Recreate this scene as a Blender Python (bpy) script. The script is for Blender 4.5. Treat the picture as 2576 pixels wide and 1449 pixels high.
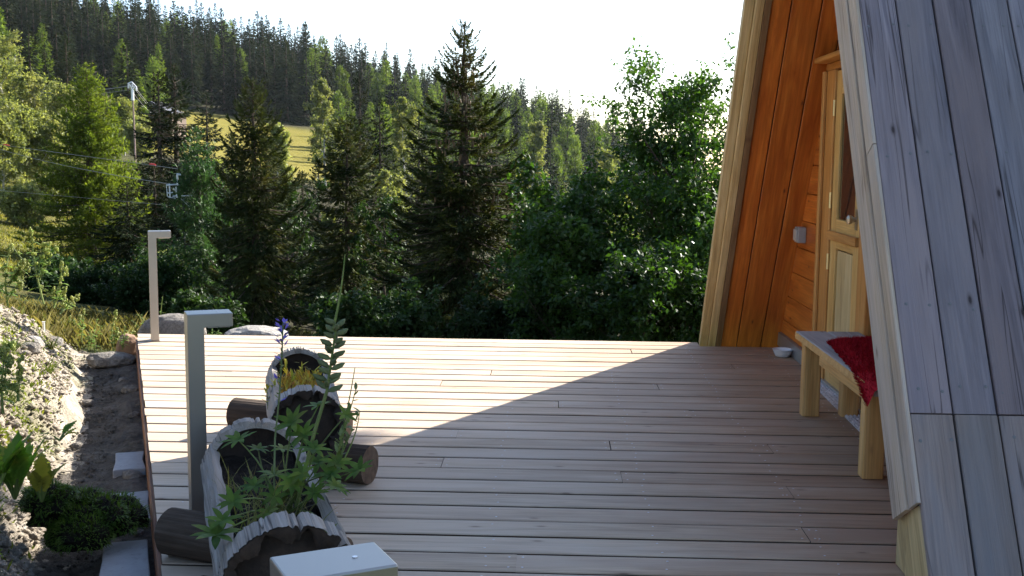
import bpy, math, random
import numpy as np
from mathutils import Matrix, Vector
from mathutils import noise as mnoise

for o in list(bpy.data.objects):
    bpy.data.objects.remove(o)
scene = bpy.context.scene
COL = scene.collection
rad = math.radians

# ------------------------------------------------------------------ camera
CAM_H, FOC = 1.3, 2800.0
PITCH, YAW, ROLL = math.atan(333 / 2800.0), rad(2.0), rad(0.56)
_f0 = Vector((-math.sin(YAW), math.cos(YAW), 0))
_r0 = Vector((math.cos(YAW), math.sin(YAW), 0))
_u0 = Vector((0, 0, 1))
_fw = _f0 * math.cos(PITCH) - _u0 * math.sin(PITCH)
_up = _u0 * math.cos(PITCH) + _f0 * math.sin(PITCH)
_rt = _r0 * math.cos(ROLL) + _up * math.sin(ROLL)
_up = _up * math.cos(ROLL) - _r0 * math.sin(ROLL)
cam_d = bpy.data.cameras.new("camera")
cam_d.sensor_width = 36.0
cam_d.lens = 36.0 * FOC / 2576.0
cam_d.clip_start, cam_d.clip_end = 0.05, 6000
cam = bpy.data.objects.new("camera", cam_d)
cam.matrix_world = Matrix(((_rt.x, _up.x, -_fw.x, 0), (_rt.y, _up.y, -_fw.y, 0), (_rt.z, _up.z, -_fw.z, CAM_H), (0, 0, 0, 1)))
COL.objects.link(cam)
scene.camera = cam

# ------------------------------------------------------------------ light
SUN_AZ, SUN_EL = 41.0, 27.5          # azimuth from +Y towards +X
world = bpy.data.worlds.new("World")
scene.world = world
world.use_nodes = True
wn = world.node_tree
wn.nodes.clear()
sky = wn.nodes.new("ShaderNodeTexSky")
sky.sky_type = 'NISHITA'
sky.sun_disc = False
sky.sun_elevation = rad(SUN_EL)
sky.sun_rotation = rad(SUN_AZ)
sky.altitude = 1600
sky.air_density = 1.0
sky.dust_density = 3.0
sky.ozone_density = 1.0
bg = wn.nodes.new("ShaderNodeBackground")
bg.inputs[1].default_value = 0.095
wo = wn.nodes.new("ShaderNodeOutputWorld")
wn.links.new(sky.outputs[0], bg.inputs[0])
wn.links.new(bg.outputs[0], wo.inputs[0])
sun_d = bpy.data.lights.new("sun", 'SUN')
sun_d.energy = 5.0
sun_d.angle = rad(0.5)
sun_d.color = (1.0, 0.945, 0.845)
sun = bpy.data.objects.new("sun", sun_d)
_s = Vector((math.sin(rad(SUN_AZ)) * math.cos(rad(SUN_EL)), math.cos(rad(SUN_AZ)) * math.cos(rad(SUN_EL)), math.sin(rad(SUN_EL))))
sun.rotation_euler = _s.to_track_quat('Z', 'Y').to_euler()
COL.objects.link(sun)
vs = scene.view_settings
vs.view_transform = 'Standard'
vs.look = 'None'
vs.exposure = 1.75
vs.gamma = 1.0
vs.use_curve_mapping = False
scene.cycles.max_bounces = 6
scene.cycles.diffuse_bounces = 3
scene.cycles.glossy_bounces = 2
scene.cycles.transmission_bounces = 4
scene.cycles.volume_bounces = 0
scene.cycles.transparent_max_bounces = 12
scene.cycles.use_denoising = True
scene.cycles.use_adaptive_sampling = True
scene.cycles.adaptive_threshold = .02

# ------------------------------------------------------------------ helpers
def wmat(o):
    m = o.matrix_basis.copy()
    if o.parent:
        m = wmat(o.parent) @ o.matrix_parent_inverse @ m
    return m

def link(name, data, parent=None, mat=None, M=None):
    o = bpy.data.objects.new(name, data)
    COL.objects.link(o)
    if M is not None:
        o.matrix_basis = M
    if parent is not None:
        o.parent = parent
        o.matrix_parent_inverse = wmat(parent).inverted()
    if mat is not None and data is not None:
        if len(data.materials) == 0:
            data.materials.append(mat)
    return o

def empty(name, loc, label=None, cat=None, group=None, rz=0.0):
    o = link(name, None, M=Matrix.Translation(loc) @ Matrix.Rotation(rz, 4, 'Z'))
    o.empty_display_size = 0.1
    return tag(o, label, cat, group)

def tag(o, label=None, cat=None, group=None, kind=None):
    if label: o["label"] = label
    if cat: o["category"] = cat
    if group: o["group"] = group
    if kind: o["kind"] = kind
    return o

def mesh(name, V, F, smooth=False):
    """V (n,3), F list of faces or (m,k) array."""
    me = bpy.data.meshes.new(name)
    V = np.asarray(V, dtype=np.float32).reshape(-1, 3)
    if isinstance(F, np.ndarray):
        n, k = F.shape
        me.vertices.add(len(V))
        me.vertices.foreach_set("co", V.ravel())
        me.loops.add(n * k)
        me.loops.foreach_set("vertex_index", F.ravel().astype(np.int32))
        me.polygons.add(n)
        me.polygons.foreach_set("loop_start", np.arange(0, n * k, k, dtype=np.int32))
        me.polygons.foreach_set("loop_total", np.full(n, k, dtype=np.int32))
        if smooth:
            me.polygons.foreach_set("use_smooth", np.ones(n, dtype=bool))
        me.update(calc_edges=True)
    else:
        me.from_pydata([tuple(map(float, v)) for v in V], [], [tuple(map(int, f)) for f in F])
        if smooth:
            for p in me.polygons: p.use_smooth = True
        me.update()
    return me

class MB:
    """collects simple shapes into one mesh"""
    def __init__(self): self.v, self.f = [], []
    def add(self, V, F):
        b = len(self.v)
        self.v += [tuple(p) for p in V]
        self.f += [tuple(i + b for i in f) for f in F]
        return self
    def box(self, x0, x1, y0, y1, z0, z1):
        return self.add([(x0,y0,z0),(x1,y0,z0),(x1,y1,z0),(x0,y1,z0),(x0,y0,z1),(x1,y0,z1),(x1,y1,z1),(x0,y1,z1)],
                        [(0,3,2,1),(4,5,6,7),(0,1,5,4),(1,2,6,5),(2,3,7,6),(3,0,4,7)])
    def tube(self, pts, rs, n=6, cap=True):
        pts = [Vector(p) for p in pts]
        if not hasattr(rs, '__len__'): rs = [rs] * len(pts)
        V, F = [], []
        ref = Vector((0.3, 0.2, 1)).normalized()
        for i, p in enumerate(pts):
            t = (pts[min(i+1, len(pts)-1)] - pts[max(i-1, 0)])
            t = t.normalized() if t.length > 1e-9 else Vector((0,0,1))
            if abs(t.dot(ref)) > .95: ref = Vector((1, .1, 0)).normalized()
            a = t.cross(ref).normalized(); b = t.cross(a)
            for k in range(n):
                q = 2 * math.pi * k / n
                V.append(p + (a * math.cos(q) + b * math.sin(q)) * rs[i])
        for i in range(len(pts) - 1):
            for k in range(n):
                F.append((i*n+k, i*n+(k+1) % n, (i+1)*n+(k+1) % n, (i+1)*n+k))
        if cap:
            F.append(tuple(range(n))[::-1]); F.append(tuple((len(pts)-1)*n+k for k in range(n)))
        return self.add(V, F)
    def prism(self, poly, axis, a, b):
        """extrude a 2D polygon along axis (0,1,2) from a to b"""
        n = len(poly)
        def P(u, v, w):
            return {0: (w, u, v), 1: (u, w, v), 2: (u, v, w)}[axis]
        V = [P(u, v, a) for u, v in poly] + [P(u, v, b) for u, v in poly]
        F = [tuple(range(n)), tuple(range(2*n-1, n-1, -1))] + [(i, i+n, (i+1) % n + n, (i+1) % n) for i in range(n)]
        return self.add(V, F)
    def lathe(self, prof, n=20, c=(0,0,0)):
        V, F = [], []
        for r, z in prof:
            for k in range(n):
                q = 2*math.pi*k/n
                V.append((c[0]+r*math.cos(q), c[1]+r*math.sin(q), c[2]+z))
        for i in range(len(prof)-1):
            for k in range(n):
                F.append((i*n+k, i*n+(k+1) % n, (i+1)*n+(k+1) % n, (i+1)*n+k))
        return self.add(V, F)
    def mesh(self, name, smooth=False):
        me = mesh(name, self.v, self.f, smooth)
        return me
    def build(self, name, mat, parent=None, M=None, smooth=False, bevel=0.0):
        o = link(name, self.mesh(name, smooth), parent, mat, M)
        if bevel:
            m = o.modifiers.new("bevel", 'BEVEL'); m.width = bevel; m.segments = 2; m.limit_method = 'ANGLE'
        return o

def frame(origin, ex, ey):
    ex = Vector(ex).normalized(); ey = Vector(ey).normalized(); ez = ex.cross(ey).normalized()
    ey = ez.cross(ex)
    o = Vector(origin)
    return Matrix(((ex.x, ey.x, ez.x, o.x), (ex.y, ey.y, ez.y, o.y), (ex.z, ey.z, ez.z, o.z), (0,0,0,1)))

def plank_mesh(name, L, W, T, ch=0.004, skew0=0.0, skew1=0.0, nx=1):
    """board along local x, width y, thickness z, chamfered long edges; skew moves the end with y"""
    c = ch
    sec = [(c, 0), (W-c, 0), (W, c), (W, T-c), (W-c, T), (c, T), (0, T-c), (0, c)]
    V = [(skew0*y, y, z) for y, z in sec] + [(L + skew1*y, y, z) for y, z in sec]
    F = [tuple(range(8))[::-1], tuple(range(8, 16))] + [(i, (i+1) % 8, (i+1) % 8+8, i+8) for i in range(8)]
    return mesh(name, V, F)

# ------------------------------------------------------------------ materials
def nodes(name):
    m = bpy.data.materials.new(name); m.use_nodes = True
    t = m.node_tree; t.nodes.clear()
    out = t.nodes.new("ShaderNodeOutputMaterial")
    b = t.nodes.new("ShaderNodeBsdfPrincipled")
    t.links.new(b.outputs[0], out.inputs[0])
    return m, t, b, out

def N(t, kind, **kw):
    n = t.nodes.new(kind)
    for k, v in kw.items():
        if k.startswith('i_'):
            n.inputs[k[2:].replace('_', ' ')].default_value = v
        else:
            setattr(n, k, v)
    return n

def ramp(t, fac, stops):
    r = t.nodes.new("ShaderNodeValToRGB")
    e = r.color_ramp.elements
    while len(e) > 1: e.remove(e[-1])
    e[0].position = stops[0][0]; e[0].color = (*stops[0][1], 1)
    for p, c in stops[1:]:
        k = e.new(p); k.color = (*c, 1)
    t.links.new(fac, r.inputs[0])
    return r.outputs[0]

def mixc(t, fac, a, b, mode='MIX'):
    m = t.nodes.new("ShaderNodeMix"); m.data_type = 'RGBA'; m.blend_type = mode
    for sock, v in ((m.inputs[0], fac), (m.inputs[6], a), (m.inputs[7], b)):
        if isinstance(v, (int, float)): sock.default_value = v
        elif isinstance(v, tuple): sock.default_value = (*v, 1)
        else: t.links.new(v, sock)
    return m.outputs[2]

def coords(t, scale, rnd=True, kind="Object"):
    tc = t.nodes.new("ShaderNodeTexCoord")
    v = tc.outputs[kind]
    if rnd:
        oi = t.nodes.new("ShaderNodeObjectInfo")
        mu = t.nodes.new("ShaderNodeMath"); mu.operation = 'MULTIPLY'; mu.inputs[1].default_value = 91.7
        t.links.new(oi.outputs["Random"], mu.inputs[0])
        ad = t.nodes.new("ShaderNodeVectorMath"); ad.operation = 'ADD'
        t.links.new(v, ad.inputs[0]); t.links.new(mu.outputs[0], ad.inputs[1])
        v = ad.outputs[0]
    mp = t.nodes.new("ShaderNodeMapping")
    mp.inputs["Scale"].default_value = scale
    t.links.new(v, mp.inputs[0])
    return mp.outputs[0]

def noise(t, vec, scale, detail=4, rough=.55, dist=0.0):
    n = t.nodes.new("ShaderNodeTexNoise")
    n.inputs["Scale"].default_value = scale; n.inputs["Detail"].default_value = detail
    n.inputs["Roughness"].default_value = rough; n.inputs["Distortion"].default_value = dist
    t.links.new(vec, n.inputs["Vector"])
    return n.outputs[0]

def bump(t, b, h, strength, dist=0.01):
    n = t.nodes.new("ShaderNodeBump"); n.inputs["Strength"].default_value = strength; n.inputs["Distance"].default_value = dist
    t.links.new(h, n.inputs["Height"]); t.links.new(n.outputs[0], b.inputs["Normal"])

def wood(name, dark, mid, light, knot, tone=.22, grain=1.0, rough=.7, knots=.5, grey=None, bumps=.35, spec=.25, tint=None, cracks=0.0):
    """grain along local x"""
    m, t, b, _ = nodes(name)
    v1 = coords(t, (0.9, 11*grain, 11*grain))
    g1 = noise(t, v1, 1.6, 6, .6, .9)
    v2 = coords(t, (3.5, 120*grain, 120*grain))
    g2 = noise(t, v2, 1.0, 3, .6)
    base = ramp(t, g1, [(.30, dark), (.5, mid), (.68, light)])
    fine = ramp(t, g2, [(.35, (.72,)*3), (.6, (1.04,)*3)])
    col = mixc(t, .75, base, fine, 'MULTIPLY')
    if grey:
        v4 = coords(t, (.5, 2.5, 2.5))
        gg = ramp(t, noise(t, v4, 1.7, 4, .6), [(.38, (0,)*3), (.66, (1,)*3)])
        col = mixc(t, gg, col, grey)
    # knots
    v3 = coords(t, (1.0, 2.6, 2.6))
    vo = t.nodes.new("ShaderNodeTexVoronoi"); vo.voronoi_dimensions = "2D"; vo.inputs["Scale"].default_value = 1.5
    t.links.new(v3, vo.inputs["Vector"])
    kf = ramp(t, vo.outputs["Distance"], [(.014, (knots,)*3), (.026, (knots*.4,)*3), (.05, (0,)*3)])
    col = mixc(t, kf, col, knot)
    if cracks:
        vc = coords(t, (.55, 17, 17))
        cf = ramp(t, noise(t, vc, 1.0, 2, .5, .3), [(.485, (0,)*3), (.5, (cracks,)*3), (.515, (0,)*3)])
        cg = ramp(t, noise(t, coords(t, (1.2, 5, 5)), 1.3, 2, .5), [(.42, (0,)*3), (.55, (1,)*3)])
        cx = t.nodes.new("ShaderNodeMath"); cx.operation = 'MULTIPLY'
        t.links.new(cf, cx.inputs[0]); t.links.new(cg, cx.inputs[1])
        col = mixc(t, cx.outputs[0], col, knot)
    oi = t.nodes.new("ShaderNodeObjectInfo")
    mr = t.nodes.new("ShaderNodeMapRange"); mr.inputs[3].default_value = 1 - tone; mr.inputs[4].default_value = 1 + tone
    t.links.new(oi.outputs["Random"], mr.inputs[0])
    cm = t.nodes.new("ShaderNodeCombineColor")
    for i in range(3): t.links.new(mr.outputs[0], cm.inputs[i])
    col = mixc(t, 1.0, col, cm.outputs[0], 'MULTIPLY')
    if tint:
        # per-board hue drift
        w = t.nodes.new("ShaderNodeTexWhiteNoise"); w.noise_dimensions = '1D'
        t.links.new(oi.outputs["Random"], w.inputs["W"])
        sc = t.nodes.new("ShaderNodeMath"); sc.operation = 'MULTIPLY'; sc.inputs[1].default_value = .6
        t.links.new(w.outputs["Value"], sc.inputs[0])
        col = mixc(t, sc.outputs[0], col, mixc(t, 1.0, col, tint, 'MULTIPLY'))
    t.links.new(col, b.inputs["Base Color"])
    b.inputs["Roughness"].default_value = rough
    b.inputs["Specular IOR Level"].default_value = spec
    h = t.nodes.new("ShaderNodeMath"); h.operation = 'MULTIPLY_ADD'; h.inputs[1].default_value = .5
    t.links.new(g1, h.inputs[0]); t.links.new(g2, h.inputs[2])
    bump(t, b, h.outputs[0], bumps, .004)
    return m

def plain(name, col, rough=.5, metal=0.0, var=.06, scale=6.0, spec=.5, bumps=0.0, dirt=None):
    m, t, b, _ = nodes(name)
    v = coords(t, (1, 1, 1))
    n = noise(t, v, scale, 5, .6)
    lo = tuple(c*(1-var) for c in col); hi = tuple(min(1, c*(1+var)) for c in col)
    c = ramp(t, n, [(.3, lo), (.7, hi)])
    if dirt:
        d = ramp(t, noise(t, v, scale*2.3, 6, .7), [(.55, (0,)*3), (.75, (.6,)*3)])
        c = mixc(t, d, c, dirt)
    t.links.new(c, b.inputs["Base Color"])
    b.inputs["Roughness"].default_value = rough; b.inputs["Metallic"].default_value = metal
    b.inputs["Specular IOR Level"].default_value = spec
    if bumps: bump(t, b, n, bumps, .01)
    return m

def leaf(name, c1, c2, trans=.4, tcol=None, rough=.55, scale=1.5, spec=.25, objvar=.18, c3=None):
    m, t, b, out = nodes(name)
    v = coords(t, (1, 1, 1))
    n = noise(t, v, scale, 3, .6)
    st = [(.36, c1), (.62, c2)] if c3 is None else [(.34, c1), (.52, c2), (.68, c3)]
    c = ramp(t, n, st)
    geo = t.nodes.new("ShaderNodeNewGeometry")
    rr = t.nodes.new("ShaderNodeMapRange"); rr.inputs[3].default_value = .72; rr.inputs[4].default_value = 1.3
    t.links.new(geo.outputs["Random Per Island"], rr.inputs[0])
    oi = t.nodes.new("ShaderNodeObjectInfo")
    ro = t.nodes.new("ShaderNodeMapRange"); ro.inputs[3].default_value = 1-objvar; ro.inputs[4].default_value = 1+objvar
    t.links.new(oi.outputs["Random"], ro.inputs[0])
    mu = t.nodes.new("ShaderNodeMath"); mu.operation = 'MULTIPLY'
    t.links.new(rr.outputs[0], mu.inputs[0]); t.links.new(ro.outputs[0], mu.inputs[1])
    cm = t.nodes.new("ShaderNodeCombineColor")
    for i in range(3): t.links.new(mu.outputs[0], cm.inputs[i])
    c = mixc(t, 1.0, c, cm.outputs[0], 'MULTIPLY')
    t.links.new(c, b.inputs["Base Color"])
    b.inputs["Roughness"].default_value = rough
    b.inputs["Specular IOR Level"].default_value = spec
    tr = t.nodes.new("ShaderNodeBsdfTranslucent")
    tc = mixc(t, 1.0, c, tcol or (1.25, 1.25, .7), 'MULTIPLY')
    t.links.new(tc, tr.inputs[0])
    mx = t.nodes.new("ShaderNodeMixShader"); mx.inputs[0].default_value = trans
    t.links.new(b.outputs[0], mx.inputs[1]); t.links.new(tr.outputs[0], mx.inputs[2])
    t.links.new(mx.outputs[0], out.inputs[0])
    return m
# ------------------------------------------------------------------ terrain
def pd(px, d, z):            # helper for control points: bearing (as sight-line ratio) and distance
    q = (px - 1288) / FOC * d
    return (q - math.sin(YAW) * d, d + .035 * q, z)
CP = [(0, 0, -.5), (0, 5, -.5), (3, 3, -.5), (5, 8, -.6), (2, -8, -.2), (-2, -8, .6), (10, 0, -.3), (20, -20, -.6), (-20, -20, 4),
      (-5.5, 3, 1.2), (-6.5, 6, 1.0), (-3.2, 9.3, -.5), (-6, 9.5, .1), (-12, 3, 2.6), (30, 20, -3.5), (-30, 10, 6), (60, 30, -7), (-70, 30, 16),
      pd(350, 9, -.45), pd(1288, 9, -.75), pd(2400, 9, -.7),
      pd(250, 14, -.85), pd(700, 14, -1.0), pd(1300, 14, -1.45), pd(2000, 14, -1.6),
      pd(0, 22, -1.2), pd(600, 22, -1.8), pd(1300, 22, -2.2), pd(2200, 22, -2.7),
      pd(-200, 35, -1.0), pd(100, 35, -1.6), pd(600, 35, -3.0), pd(1300, 35, -4.0), pd(2300, 35, -5.0),
      pd(-200, 55, 0.2), pd(100, 55, -1.0), pd(600, 55, -3.5), pd(1300, 55, -6), pd(2400, 55, -8),
      pd(-300, 90, 6), pd(100, 90, 2), pd(600, 90, -1.5), pd(1300, 90, -6), pd(2400, 90, -12),
      pd(-400, 150, 18), pd(0, 150, 10), pd(400, 150, 4.5), pd(600, 150, 1.5), pd(800, 150, .3), pd(1300, 150, -5), pd(2000, 150, -12), pd(2700, 150, -16),
      pd(-400, 190, 25), pd(0, 190, 17), pd(500, 190, 8.2), pd(790, 190, 5.0), pd(1300, 190, -1.5), pd(1700, 190, -9), pd(2600, 190, -18),
      pd(-600, 300, 47), pd(0, 300, 35.5), pd(280, 300, 29), pd(740, 300, 21.5), pd(1050, 300, 13), pd(1290, 300, 7.5), pd(1500, 300, .5), pd(1620, 300, -6), pd(1900, 300, -13), pd(2700, 300, -24),
      pd(-600, 420, 40), pd(280, 420, 22), pd(1050, 420, 5), pd(1900, 420, -24), pd(2900, 420, -34)]
CP = np.array(CP, float)
_S = 100.0
def _U(r2): return np.where(r2 > 0, r2 * np.log(np.maximum(r2, 1e-12)), 0)
_P = CP[:, :2] / _S
_n = len(CP)
_K = _U(((_P[:, None] - _P[None]) ** 2).sum(-1)) + np.eye(_n) * 2e-4
_A = np.zeros((_n+3, _n+3)); _A[:_n, :_n] = _K; _A[:_n, _n] = 1; _A[:_n, _n+1:] = _P; _A[_n, :_n] = 1; _A[_n+1:, :_n] = _P.T
_W = np.linalg.solve(_A, np.r_[CP[:, 2], 0, 0, 0])
def tps(X, Y):
    X = np.asarray(X, float); Y = np.asarray(Y, float)
    q = np.stack([X, Y], -1) / _S
    r2 = ((q[..., None, :] - _P) ** 2).sum(-1)
    return _U(r2) @ _W[:_n] + _W[_n] + q @ _W[_n+1:]
def vnoise(X, Y, sc, seed=0.0, octv=3):
    out = np.zeros(np.shape(X)); a = 1.0; X = np.asarray(X, float); Y = np.asarray(Y, float)
    flat = np.empty(out.size)
    xs, ys = X.ravel() * sc, Y.ravel() * sc
    for i in range(out.size):
        flat[i] = mnoise.fractal((xs[i], ys[i], seed), 1.0, 2.0, octv)
    return flat.reshape(out.shape)

E0 = np.array([-1.386, 3.781]); ED = np.array([-1.569, 3.996]); ED /= np.linalg.norm(ED); NL = np.array([-ED[1], ED[0]])
def s_of(X, Y): return (np.asarray(X) - E0[0]) * NL[0] + (np.asarray(Y) - E0[1]) * NL[1]
def t_of(X, Y): return (np.asarray(X) - E0[0]) * ED[0] + (np.asarray(Y) - E0[1]) * ED[1]
def st(s, t): return E0[0] + s * NL[0] + t * ED[0], E0[1] + s * NL[1] + t * ED[1]
def sstep(a, b, x):
    q = np.clip((np.asarray(x, float) - a) / (b - a), 0, 1)
    return q * q * (3 - 2 * q)
def ground_z(X, Y):
    z = tps(X, Y)
    r = np.hypot(X, Y)
    far = sstep(430, 620, r)
    z = z * (1 - far) + (-45) * far
    # keep it below the deck and the bank patch
    s = s_of(X, Y); t = t_of(X, Y)
    under = (1 - sstep(3.0, 4.2, s)) * (1 - sstep(4.9, 5.7, t)) * sstep(-7, -4, t) * sstep(-9, -6, s)
    return z * (1 - under) + np.minimum(z, -.62) * under
def bank_z(s, t):
    w = .38 + .05 * np.sin(t * 1.7) + .03 * np.sin(t * 4.1 + 1)
    u = s - w
    z = -.20 + np.where(u < 0, np.maximum(u, -.5) * .06, 0) + 1.25 * np.clip(u, 0, .30) + .75 * np.clip(u - .30, 0, .35) + .42 * np.clip(u - .65, 0, 1.2) + .25 * np.clip(u - 1.85, 0, 9)
    # the bank runs out behind the far end of the deck
    z = z - sstep(3.2, 5.3, t) * (.55 * np.clip(u, 0, 1.0) + .0)
    X, Y = st(s, t)
    g = ground_z(X, Y)
    end = np.maximum(sstep(4.5, 5.9, t), sstep(3.0, 4.3, s))
    gg = tps(X, Y) - .03
    return z * (1 - end) + gg * end
def surf_z(X, Y):
    """top of whatever ground lies there"""
    s, t = s_of(X, Y), t_of(X, Y)
    inb = (s > -.15) & (s < 4.3) & (t > -6) & (t < 5.9)
    return np.where(inb, np.maximum(bank_z(s, t), ground_z(X, Y)), ground_z(X, Y))

def grid_mesh(name, X, Y, Z):
    ny, nx = X.shape
    V = np.stack([X, Y, Z], -1).reshape(-1, 3)
    i = np.arange((ny-1)*(nx-1)); r, c = i // (nx-1), i % (nx-1)
    a = r*nx + c
    F = np.stack([a, a+1, a+nx+1, a+nx], -1)
    return mesh(name, V, F, True)

# ground material: grass, forest floor, sunny hay meadow on the hill
def ground_material():
    m, t, b, _ = nodes("ground_grass")
    v = coords(t, (1, 1, 1), rnd=False)
    n1 = noise(t, v, .9, 6, .65); n2 = noise(t, v, 7.0, 5, .7); n3 = noise(t, v, .06, 4, .6)
    grass = ramp(t, n1, [(.3, (.03, .04, .012)), (.5, (.07, .082, .022)), (.68, (.14, .12, .04))])
    grass = mixc(t, .6, grass, ramp(t, n2, [(.3, (.45,)*3), (.65, (1.2,)*3)]), 'MULTIPLY')
    soil = ramp(t, n2, [(.3, (.018, .016, .01)), (.6, (.05, .045, .022)), (.75, (.06, .075, .02))])
    hay = ramp(t, n2, [(.25, (.12, .10, .016)), (.5, (.22, .185, .032)), (.7, (.18, .18, .04))])
    hay = mixc(t, .5, hay, ramp(t, noise(t, v, .35, 4, .6), [(.35, (.7, .75, .6)), (.6, (1.1, 1.05, 1.0))]), 'MULTIPLY')
    at = t.nodes.new("ShaderNodeAttribute"); at.attribute_name = "cover"
    sp = t.nodes.new("ShaderNodeSeparateColor"); t.links.new(at.outputs["Color"], sp.inputs[0])
    c = mixc(t, sp.outputs[0], grass, soil)
    c = mixc(t, sp.outputs[1], c, hay)
    t.links.new(c, b.inputs["Base Color"])
    b.inputs["Roughness"].default_value = .95; b.inputs["Specular IOR Level"].default_value = .1
    bump(t, b, n2, .9, .12)
    return m
def axis(a, b, n, p=2.2):
    u = np.linspace(-1, 1, n); q = np.sign(u) * np.abs(u) ** p
    return np.where(q < 0, -q * a, q * b)
gx = axis(-900, 900, 230, 2.6); gy = np.concatenate([np.linspace(-60, -2, 20)[:-1], np.linspace(-2, 14, 66)[:-1], 14 + (np.linspace(0, 1, 190) ** 2.0) * 1500])
GX, GY = np.meshgrid(gx, gy)
GZ = ground_z(GX, GY)
_r = np.hypot(GX, GY)
nn = vnoise(GX, GY, .35, 3.0, 4)
GZ = GZ + nn * np.clip(_r / 60, 0, 1) * np.where(_r < 400, .35, 0)
ground_me = grid_mesh("ground", GX, GY, GZ)
ca = ground_me.color_attributes.new("cover", 'FLOAT_COLOR', 'POINT')
# forest floor under the trees; hay meadow on the slope
_ratio = (GX + math.sin(YAW) * _r) / np.maximum(_r, 1)
_px = 1288 + FOC * _ratio
wob = vnoise(GX, GY, .02, 9.0, 3)
forest = sstep(192, 200, _r + wob * 14 + (_px - 640) * -.02) * (1 - sstep(900, 1000, _r))
lower = sstep(13, 17, GY) * (1 - sstep(120, 140, _r)) * sstep(330, 420, _px + wob * 60)
forest = np.maximum(forest, lower * .95)
hay = sstep(112, 124, _r + wob * 10) * (1 - sstep(192, 200, _r + wob * 14 + (_px - 640) * -.02)) * sstep(120, 220, _px) * (1 - sstep(830, 900, _px))
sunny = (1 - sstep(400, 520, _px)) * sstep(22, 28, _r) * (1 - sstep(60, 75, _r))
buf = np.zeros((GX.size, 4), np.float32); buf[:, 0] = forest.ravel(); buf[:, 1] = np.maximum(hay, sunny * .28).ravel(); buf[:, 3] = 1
ca.data.foreach_set("color", buf.ravel())
tag(link("ground", ground_me, None, ground_material()), kind="structure")

# gravelly bank beside the path
def earth_material(name, cols, green=None, sc=1.0):
    m, t, b, _ = nodes(name)
    v = coords(t, (1, 1, 1), rnd=False)
    n1 = noise(t, v, 5*sc, 6, .65); n2 = noise(t, v, 38*sc, 6, .7); n3 = noise(t, v, 1.6*sc, 5, .6)
    c = ramp(t, n1, [(.3, cols[0]), (.5, cols[1]), (.7, cols[2])])
    c = mixc(t, .8, c, ramp(t, n2, [(.3, (.5, .5, .5)), (.6, (1.12, 1.1, 1.06))]), 'MULTIPLY')
    if green:
        c = mixc(t, ramp(t, n3, [(.54, (0,)*3), (.64, (.55,)*3)]), c, green)
    t.links.new(c, b.inputs["Base Color"])
    b.inputs["Roughness"].default_value = .95; b.inputs["Specular IOR Level"].default_value = .15
    h = t.nodes.new("ShaderNodeMath"); h.operation = 'MULTIPLY_ADD'; h.inputs[1].default_value = .5
    t.links.new(n1, h.inputs[0]); t.links.new(n2, h.inputs[2])
    bump(t, b, h.outputs[0], 1.0, .05)
    return m
bs = np.concatenate([np.linspace(.28, 1.7, 130)[:-1], np.linspace(1.7, 4.3, 60)]); bt = np.linspace(-5, 5.9, 430)
BS, BT = np.meshgrid(bs, bt)
BX, BY = st(BS, BT)
BZ = bank_z(BS, BT)
rough = vnoise(BX, BY, 3.0, 1.0, 4) * .060 + np.abs(vnoise(BX, BY, 8.0, 5.0, 4)) * .060 + vnoise(BX, BY, 24.0, 2.0, 3) * .016
BZ = BZ + rough * sstep(.30, .55, BS) * (1 - .8 * np.maximum(sstep(4.6, 5.8, BT), sstep(3.2, 4.2, BS)))
BZ[:, 0] -= .06
def bank_top(s, t):
    """height of the rough bank surface as built"""
    i = np.clip(np.searchsorted(bs, s), 0, len(bs)-1); j = np.clip(((np.asarray(t) - bt[0]) / (bt[1]-bt[0])).round().astype(int), 0, len(bt)-1)
    return BZ[j, i]
def surf_z(X, Y):
    """top of whatever ground lies there"""
    s, t = s_of(X, Y), t_of(X, Y)
    inb = (s > -.15) & (s < 4.3) & (t > -5) & (t < 5.9)
    return np.where(inb, np.maximum(np.where(s > .42, bank_top(s, t), -.2), ground_z(X, Y)), ground_z(X, Y))
MAT_BANK = earth_material("bank_gravel", [(.30, .25, .19), (.54, .47, .385), (.68, .61, .53)], green=(.13, .15, .035))
tag(link("bank", grid_mesh("bank", BX, BY, BZ), None, MAT_BANK), kind="structure")
ps = np.linspace(-.16, .62, 70); ptt = np.linspace(-5, 5.2, 380)
PS, PT = np.meshgrid(ps, ptt)
PX, PY = st(PS, PT)
PZ = -.205 + .03 * np.exp(-((PS - .05) / .12) ** 2) + vnoise(PX, PY, 2.2, 4.0, 4) * .03 + np.abs(vnoise(PX, PY, 11.0, 6.0, 3)) * .02
PZ = PZ - sstep(4.6, 5.2, PT) * .25
MAT_PATH = earth_material("path_soil", [(.10, .085, .07), (.17, .15, .13), (.27, .24, .21)])
tag(link("path", grid_mesh("path", PX, PY, PZ), None, MAT_PATH), kind="structure")
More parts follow.
